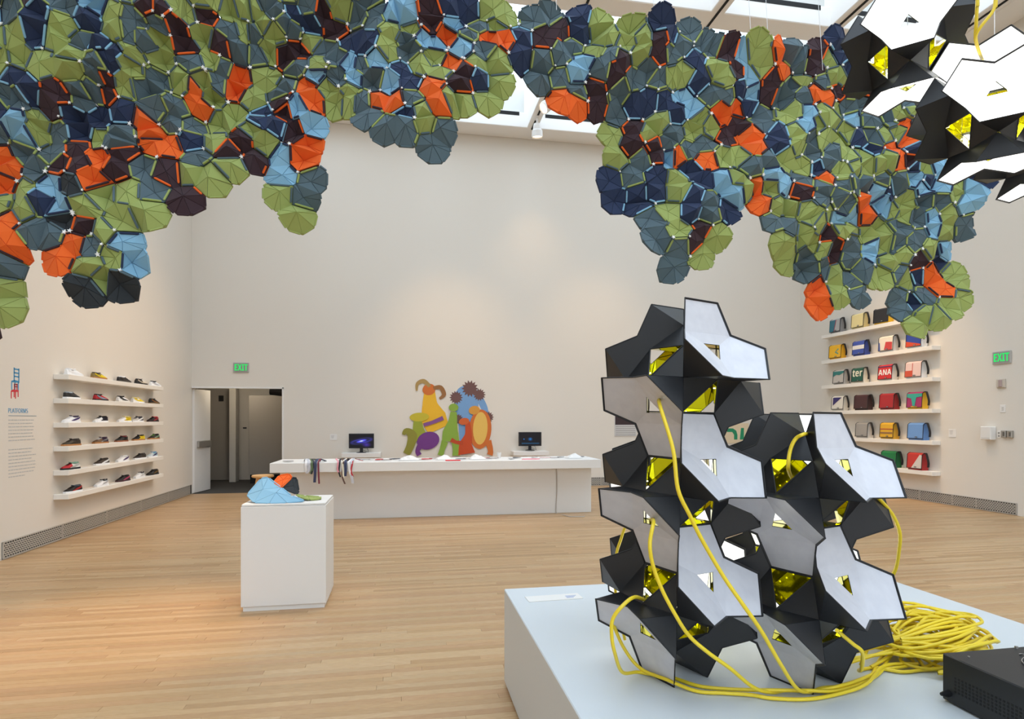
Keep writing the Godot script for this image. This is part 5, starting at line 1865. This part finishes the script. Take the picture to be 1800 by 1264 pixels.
# generic stand-in for the wall graphic: a crowd of plain rounded beasts in the same colours and sizes
func mural() -> void:
	var t := thing("wall_mural", "cut-out wall graphic of rounded yellow, blue, green and purple beasts", "mural", Vector3(0.98, 0.75, WALL_B))
	var shapes := []
	var ye := rgb(232, 180, 40)
	var or_ := rgb(206, 110, 44)
	var bl := rgb(118, 160, 206)
	var br := rgb(110, 78, 74)
	var gr := rgb(136, 168, 62)
	var pu := rgb(112, 54, 130)
	var ol := rgb(140, 136, 50)
	# tall blue beast on the right with shaggy shoulders
	shapes.append(["blue_body", bl, ellipse_outline(Vector2(0.42, 1.15), Vector2(0.28, 0.5), 0.08, 0.05)])
	shapes.append(["blue_arm", bl, bow_outline([Vector2(0.62, 1.5), Vector2(0.82, 1.15), Vector2(0.9, 0.85)], [0.09, 0.08, 0.06])])
	for k in [[0.18, 1.35, 0.16], [0.5, 1.56, 0.2], [0.72, 1.42, 0.15], [0.92, 0.9, 0.14], [0.22, 0.85, 0.13]]:
		var o := PackedVector2Array()
		for i in 28:
			var rr: float = k[2] * (1.0 if i % 2 == 0 else 0.68)
			o.append(Vector2(k[0] + cos(TAU * i / 28) * rr, k[1] + sin(TAU * i / 28) * rr))
		shapes.append(["brown_tuft", br, o])
	shapes.append(["blue_leg", bl, bow_outline([Vector2(0.35, 0.75), Vector2(0.36, 0.3), Vector2(0.4, 0.04)], [0.12, 0.09, 0.1])])
	# long-necked yellow beast
	shapes.append(["yellow_body", ye, bow_outline([Vector2(-0.42, 1.5), Vector2(-0.42, 1.2), Vector2(-0.34, 0.9), Vector2(-0.22, 0.62)], [0.11, 0.17, 0.29, 0.25])])
	shapes.append(["yellow_head", or_, ellipse_outline(Vector2(-0.44, 1.53), Vector2(0.15, 0.13), 0.3)])
	shapes.append(["yellow_horn", rgb(170, 140, 84), bow_outline([Vector2(-0.42, 1.6), Vector2(-0.56, 1.72), Vector2(-0.7, 1.66), Vector2(-0.72, 1.5)], [0.04, 0.05, 0.04, 0.02])])
	shapes.append(["yellow_horn", rgb(150, 104, 60), bow_outline([Vector2(-0.34, 1.56), Vector2(-0.18, 1.58), Vector2(-0.1, 1.42), Vector2(-0.2, 1.32)], [0.04, 0.05, 0.05, 0.025])])
	# amber upright beast far right
	shapes.append(["amber_body", or_, ellipse_outline(Vector2(0.74, 0.62), Vector2(0.26, 0.46), -0.05)])
	shapes.append(["amber_belly", rgb(228, 186, 92), ellipse_outline(Vector2(0.74, 0.64), Vector2(0.17, 0.38), -0.05)])
	shapes.append(["amber_head", rgb(212, 150, 60), ellipse_outline(Vector2(0.6, 1.06), Vector2(0.13, 0.1), 0.2)])
	shapes.append(["amber_leg", or_, bow_outline([Vector2(0.92, 0.35), Vector2(0.98, 0.12), Vector2(0.96, 0.02)], [0.08, 0.06, 0.07])])
	# lime beast on the left
	shapes.append(["lime_body", rgb(150, 160, 50), bow_outline([Vector2(-0.7, 0.85), Vector2(-0.68, 0.6), Vector2(-0.6, 0.4)], [0.08, 0.13, 0.16])])
	shapes.append(["lime_head", rgb(196, 180, 50), ellipse_outline(Vector2(-0.66, 0.9), Vector2(0.22, 0.1), 0.05)])
	shapes.append(["olive_body", ol, bow_outline([Vector2(-1.02, 0.5), Vector2(-0.95, 0.58), Vector2(-0.82, 0.48), Vector2(-0.86, 0.25), Vector2(-0.95, 0.06)], [0.03, 0.07, 0.11, 0.09, 0.08])])
	# purple round beast
	shapes.append(["purple_body", pu, ellipse_outline(Vector2(-0.46, 0.36), Vector2(0.26, 0.2), 0.3)])
	shapes.append(["purple_leg", pu, bow_outline([Vector2(-0.6, 0.3), Vector2(-0.7, 0.14), Vector2(-0.66, 0.03)], [0.08, 0.05, 0.06])])
	shapes.append(["purple_arm", rgb(130, 80, 140), bow_outline([Vector2(-0.56, 0.72), Vector2(-0.36, 0.78), Vector2(-0.12, 0.88)], [0.04, 0.04, 0.05])])
	# green upright beast in the middle
	shapes.append(["green_body", gr, bow_outline([Vector2(0.12, 1.02), Vector2(0.1, 0.8), Vector2(0.05, 0.55), Vector2(0.05, 0.34)], [0.07, 0.1, 0.18, 0.2])])
	shapes.append(["green_head", gr, ellipse_outline(Vector2(0.12, 1.12), Vector2(0.11, 0.09), 0.0)])
	shapes.append(["green_leg", gr, bow_outline([Vector2(-0.08, 0.34), Vector2(-0.14, 0.16), Vector2(-0.18, 0.02)], [0.08, 0.06, 0.07])])
	shapes.append(["green_leg", gr, bow_outline([Vector2(0.16, 0.34), Vector2(0.18, 0.16), Vector2(0.18, 0.01)], [0.09, 0.08, 0.09])])
	# red-orange beast crouching in front
	shapes.append(["red_body", rgb(196, 74, 30), bow_outline([Vector2(0.44, 0.8), Vector2(0.46, 0.5), Vector2(0.4, 0.26), Vector2(0.42, 0.05)], [0.05, 0.08, 0.15, 0.2])])
	shapes.append(["red_head", rgb(206, 96, 40), ellipse_outline(Vector2(0.36, 0.8), Vector2(0.12, 0.08), 0.2)])
	shapes.append(["red_arm", rgb(186, 70, 30), bow_outline([Vector2(0.34, 0.3), Vector2(0.18, 0.32), Vector2(0.06, 0.38)], [0.05, 0.04, 0.05])])
	var z := 0.001
	for s in shapes:
		var b := MB.new()
		b.prism(s[2], z, z + 0.0012)
		part(s[0], b, paint(s[1], 0.7), t)
		z += 0.0014


func left_wall_sign() -> void:
	# lettering and a drawing of two stacked chairs, set flat on the left wall; local x runs away from the viewer
	var t := thing("wall_text", "grey printed text block with blue PLATFORMS heading on the left wall", "wall text", Vector3(WALL_L, 0, -7.8), PI / 2)
	var blue := paint(rgb(70, 150, 196), 0.7)
	var o := lettering("PLATFORMS", 0.052, blue, t, Vector3(0.175, 1.7, 0.0015), 0.0, 400, 0.002, "heading")
	o.scale = Vector3(0.95, 1.0, 1.0)
	var b := MB.new()
	b.slab(Vector3(0.0, 1.638, 0), Vector3(0.53, 1.643, 0.002))
	part("rule", b, paint(rgb(80, 120, 150)), t)
	b = MB.new()
	var y := 1.59
	for i in 17:
		if i == 7:
			y -= 0.068
			continue
		var x := 0.0
		var end := 0.52 - rng.randf() * 0.1
		if i == 16:
			end = 0.3
		while x < end:
			var l := minf(rng.randf_range(0.02, 0.07), end - x)
			b.slab(Vector3(x, y - 0.006, 0), Vector3(x + l, y + 0.006, 0.0015))
			x += l + 0.011
		y -= 0.0395
	part("text_lines", b, paint(rgb(186, 186, 184)), t)
	var c := thing("chair_graphic", "flat drawing of a blue chair stacked on a red chair", "wall graphic", Vector3(WALL_L, 0, -7.8), PI / 2)
	var top := MB.new()
	var low := MB.new()
	var bar := func(m: MB, x0: float, y0: float, x1: float, y1: float, w: float) -> void:
		m.prism(bow_outline([Vector2(x0, y0), Vector2(x1, y1)], [w, w]), 0.0, 0.002)
	top.xf = Transform3D(Basis().scaled(Vector3(0.95, 0.535, 1)), Vector3(0.03, 0.985, 0))
	low.xf = top.xf
	# blue upper chair: back with slats, seat, legs
	bar.call(top, 0.075, 2.28, 0.075, 1.98, 0.009)
	bar.call(top, 0.165, 2.27, 0.165, 1.95, 0.009)
	for yy in [2.25, 2.17, 2.09]:
		bar.call(top, 0.07, yy, 0.17, yy - 0.005, 0.014)
	top.prism(PackedVector2Array([Vector2(0.02, 1.985), Vector2(0.08, 2.01), Vector2(0.17, 1.99), Vector2(0.15, 1.955), Vector2(0.03, 1.955)]), 0.0, 0.002)
	for lx in [0.028, 0.09, 0.155]:
		bar.call(top, lx, 1.97, lx, 1.79, 0.008)
	part("blue_chair", top, blue, c)
	var red := paint(rgb(206, 52, 62), 0.7)
	bar.call(low, 0.08, 1.93, 0.08, 1.78, 0.008)
	bar.call(low, 0.13, 1.93, 0.13, 1.78, 0.008)
	for yy in [1.915, 1.865]:
		bar.call(low, 0.075, yy, 0.14, yy, 0.011)
	low.prism(PackedVector2Array([Vector2(0.012, 1.775), Vector2(0.06, 1.8), Vector2(0.16, 1.79), Vector2(0.155, 1.755), Vector2(0.02, 1.745)]), 0.0021, 0.004)
	for lx in [[0.02, 1.57], [0.075, 1.6], [0.1, 1.57], [0.152, 1.61]]:
		bar.call(low, lx[0], 1.76, lx[0], lx[1] + 0.03, 0.008)
	part("red_chair", low, red, c)


func right_wall_things() -> void:
	var turn := -PI / 2
	exit_sign("green EXIT sign on the right wall beside the bag shelves", Vector3(WALL_R, 2.65, -8.53), turn)
	var t := thing("alarm_strobe", "small beige alarm strobe below the right EXIT sign", "alarm", Vector3(WALL_R, 2.21, -8.54), turn)
	var b := MB.new()
	b.box(Vector3(0, 0, 0.015), Vector3(0.15, 0.15, 0.03), 0.006)
	part("plate", b, paint(rgb(200, 190, 176)), t)
	b = MB.new()
	b.box(Vector3(0.0, 0, 0.035), Vector3(0.06, 0.12, 0.02), 0.006)
	part("lens", b, paint(rgb(170, 150, 146), 0.2), t)
	t = thing("wall_switch", "small white switch plate between alarm strobe and white box", "switch", Vector3(WALL_R, 1.78, -8.52), turn)
	b = MB.new()
	b.box(Vector3(0, 0, 0.004), Vector3(0.1, 0.13, 0.008), 0.003)
	part("plate", b, M.white, t)
	b = MB.new()
	b.box(Vector3(0, 0, 0.01), Vector3(0.03, 0.06, 0.008), 0.002)
	part("rocker", b, paint(rgb(206, 202, 196)), t)
	t = thing("wall_box", "plain white box mounted low on the right wall", "box", Vector3(WALL_R, 1.36, -8.73), turn)
	b = MB.new()
	b.box(Vector3(0, 0, 0.06), Vector3(0.19, 0.23, 0.12), 0.01)
	part("case", b, M.white, t)
	b = MB.new()
	b.box(Vector3(0, -0.085, 0.121), Vector3(0.15, 0.004, 0.003))
	part("seam", b, M.grey, t)
	t = thing("socket_plate", "narrow white socket plate right of the white wall box", "socket", Vector3(WALL_R, 1.34, -8.585), turn)
	b = MB.new()
	b.box(Vector3(0, 0, 0.004), Vector3(0.07, 0.12, 0.008), 0.002)
	part("plate", b, M.white, t)
	b = MB.new()
	b.box(Vector3(0, 0.025, 0.0085), Vector3(0.03, 0.03, 0.003), 0.001)
	b.box(Vector3(0, -0.025, 0.0085), Vector3(0.03, 0.03, 0.003), 0.001)
	part("outlet", b, M.grey, t)
	for q in [[-8.48, "left"], [-8.375, "right"]]:
		t = thing("steel_reader", "%s one of two brushed steel boxes beside the wall socket" % q[1], "wall box", Vector3(WALL_R, 1.35, q[0]), turn, "steel boxes on the right wall")
		b = MB.new()
		b.box(Vector3(0, 0, 0.025), Vector3(0.085, 0.12, 0.05), 0.006)
		part("case", b, M.steel, t)
		b = MB.new()
		b.box(Vector3(0.012, 0, 0.052), Vector3(0.03, 0.07, 0.006), 0.002)
		part("cover", b, paint(rgb(96, 92, 86), 0.4), t)
	t = thing("caption_card", "small white caption card on the right wall beside bag shelves", "label", Vector3(WALL_R, 1.34, -9.47), turn)
	b = MB.new()
	b.box(Vector3(0, 0, 0.004), Vector3(0.15, 0.15, 0.008), 0.001)
	part("card", b, M.white, t)
	b = MB.new()
	for i in 4:
		b.box(Vector3(-0.02, 0.045 - i * 0.02, 0.0083), Vector3(0.07 - i * 0.006, 0.005, 0.001))
	part("print", b, M.grey, t)


func track_lights() -> void:
	# white spotlights on the ceiling tracks: [where, target, energy, cone, label]
	var warm := Color(1.0, 0.83, 0.62)
	var lamps := [
		[Vector3(2.84, 8.19, -11.7), Vector3(-4.5, 1.9, -9.9), 50.4, 26.0, "white track spotlight, upper one of the pair beside the curtain"],
		[Vector3(2.84, 8.19, -12.75), Vector3(3.2, 1.5, -13.8), 8.0, 34.0, "white track spotlight, lower one of the pair beside the curtain"],
		[Vector3(0.68, 8.19, -10.6), Vector3(-4.5, 1.2, -11.2), 37.8, 26.0, "white track spotlight on the left beam aimed at the shoes"],
		[Vector3(0.68, 8.19, -8.4), Vector3(-4.5, 1.4, -9.2), 33.6, 26.0, "white track spotlight hidden behind the curtain, aimed at the shoe wall"],
		[Vector3(0.68, 8.19, -9.4), Vector3(1.0, 2.6, -13.8), 44.0, 22.0, "white track spotlight on the left beam aimed at the mural"],
		[Vector3(5.0, 8.19, -10.5), Vector3(4.4, 2.6, -13.8), 28.0, 24.0, "white track spotlight aimed at the back wall's right part"],
		[Vector3(7.16, 8.19, -10.2), Vector3(10.0, 1.8, -11.2), 80.0, 18.0, "white track spotlight aimed at the middle of the bag shelves"],
		[Vector3(7.16, 8.19, -9.4), Vector3(10.0, 1.2, -10.2), 80.0, 18.0, "white track spotlight aimed at the near end of the bag shelves"],
		[Vector3(-1.48, 8.19, -6.3), Vector3(-2.3, 0.0, -4.95), 170.0, 12.0, "white track spotlight above the pedestal, lighting the floor"],
		[Vector3(0.68, 8.19, -7.2), Vector3(-1.0, 0.9, -5.5), 45.0, 9.0, "white track spotlight aimed at the pedestal"],
		[Vector3(2.84, 8.19, -7.4), Vector3(0.6, 0.8, -9.7), 60.0, 20.0, "white track spotlight aimed at the long table"],
	]
	for l in lamps:
		var at: Vector3 = l[0]
		var dir: Vector3 = (l[1] - at).normalized()
		var t := thing("track_spotlight", l[4], "spotlight", at, 0.0, "track spotlights")
		var head := Node3D.new()
		head.name = "head"
		t.add_child(head)
		head.position = Vector3(0, -0.26, 0)
		head.basis = Basis.looking_at(dir, Vector3(0.3, 1, 0.2))
		var b := MB.new()
		b.tube([Vector3(0, 0.0, 0), Vector3(0, -0.16, 0)], 0.022, 10)
		b.box(Vector3(0, 0.0, 0), Vector3(0.06, 0.03, 0.2), 0.006)
		part("stem", b, M.white, t)
		b = MB.new()
		b.xf = Transform3D(Basis(Vector3.RIGHT, -PI / 2), Vector3.ZERO)
		b.lathe([Vector2(0.0, -0.13), Vector2(0.07, -0.12), Vector2(0.085, -0.07), Vector2(0.09, 0.0), Vector2(0.115, 0.03), Vector2(0.12, 0.16), Vector2(0.112, 0.16), Vector2(0.105, 0.145)], 22)
		part("housing", b, M.white, head)
		b = MB.new()
		b.xf = Transform3D(Basis(Vector3.RIGHT, -PI / 2), Vector3.ZERO)
		b.lathe([Vector2(0.104, 0.14), Vector2(0.0, 0.146)], 22)
		if not M.has("lens"):
			M.lens = flat(rgb(255, 245, 225), 0.4)
			M.lens.emission_enabled = true
			M.lens.emission = warm.lightened(0.5)
			M.lens.emission_energy_multiplier = 1.6
		part("lens", b, M.lens, head)
		var sp := SpotLight3D.new()
		sp.name = "beam"
		sp.light_color = warm
		sp.light_energy = l[2] * 0.2
		sp.spot_range = 30.0
		sp.spot_attenuation = 2.0
		sp.spot_angle = l[3]
		sp.spot_angle_attenuation = 1.0
		sp.light_size = 0.08
		sp.shadow_enabled = true
		sp.position = Vector3(0, 0, -0.2)
		head.add_child(sp)
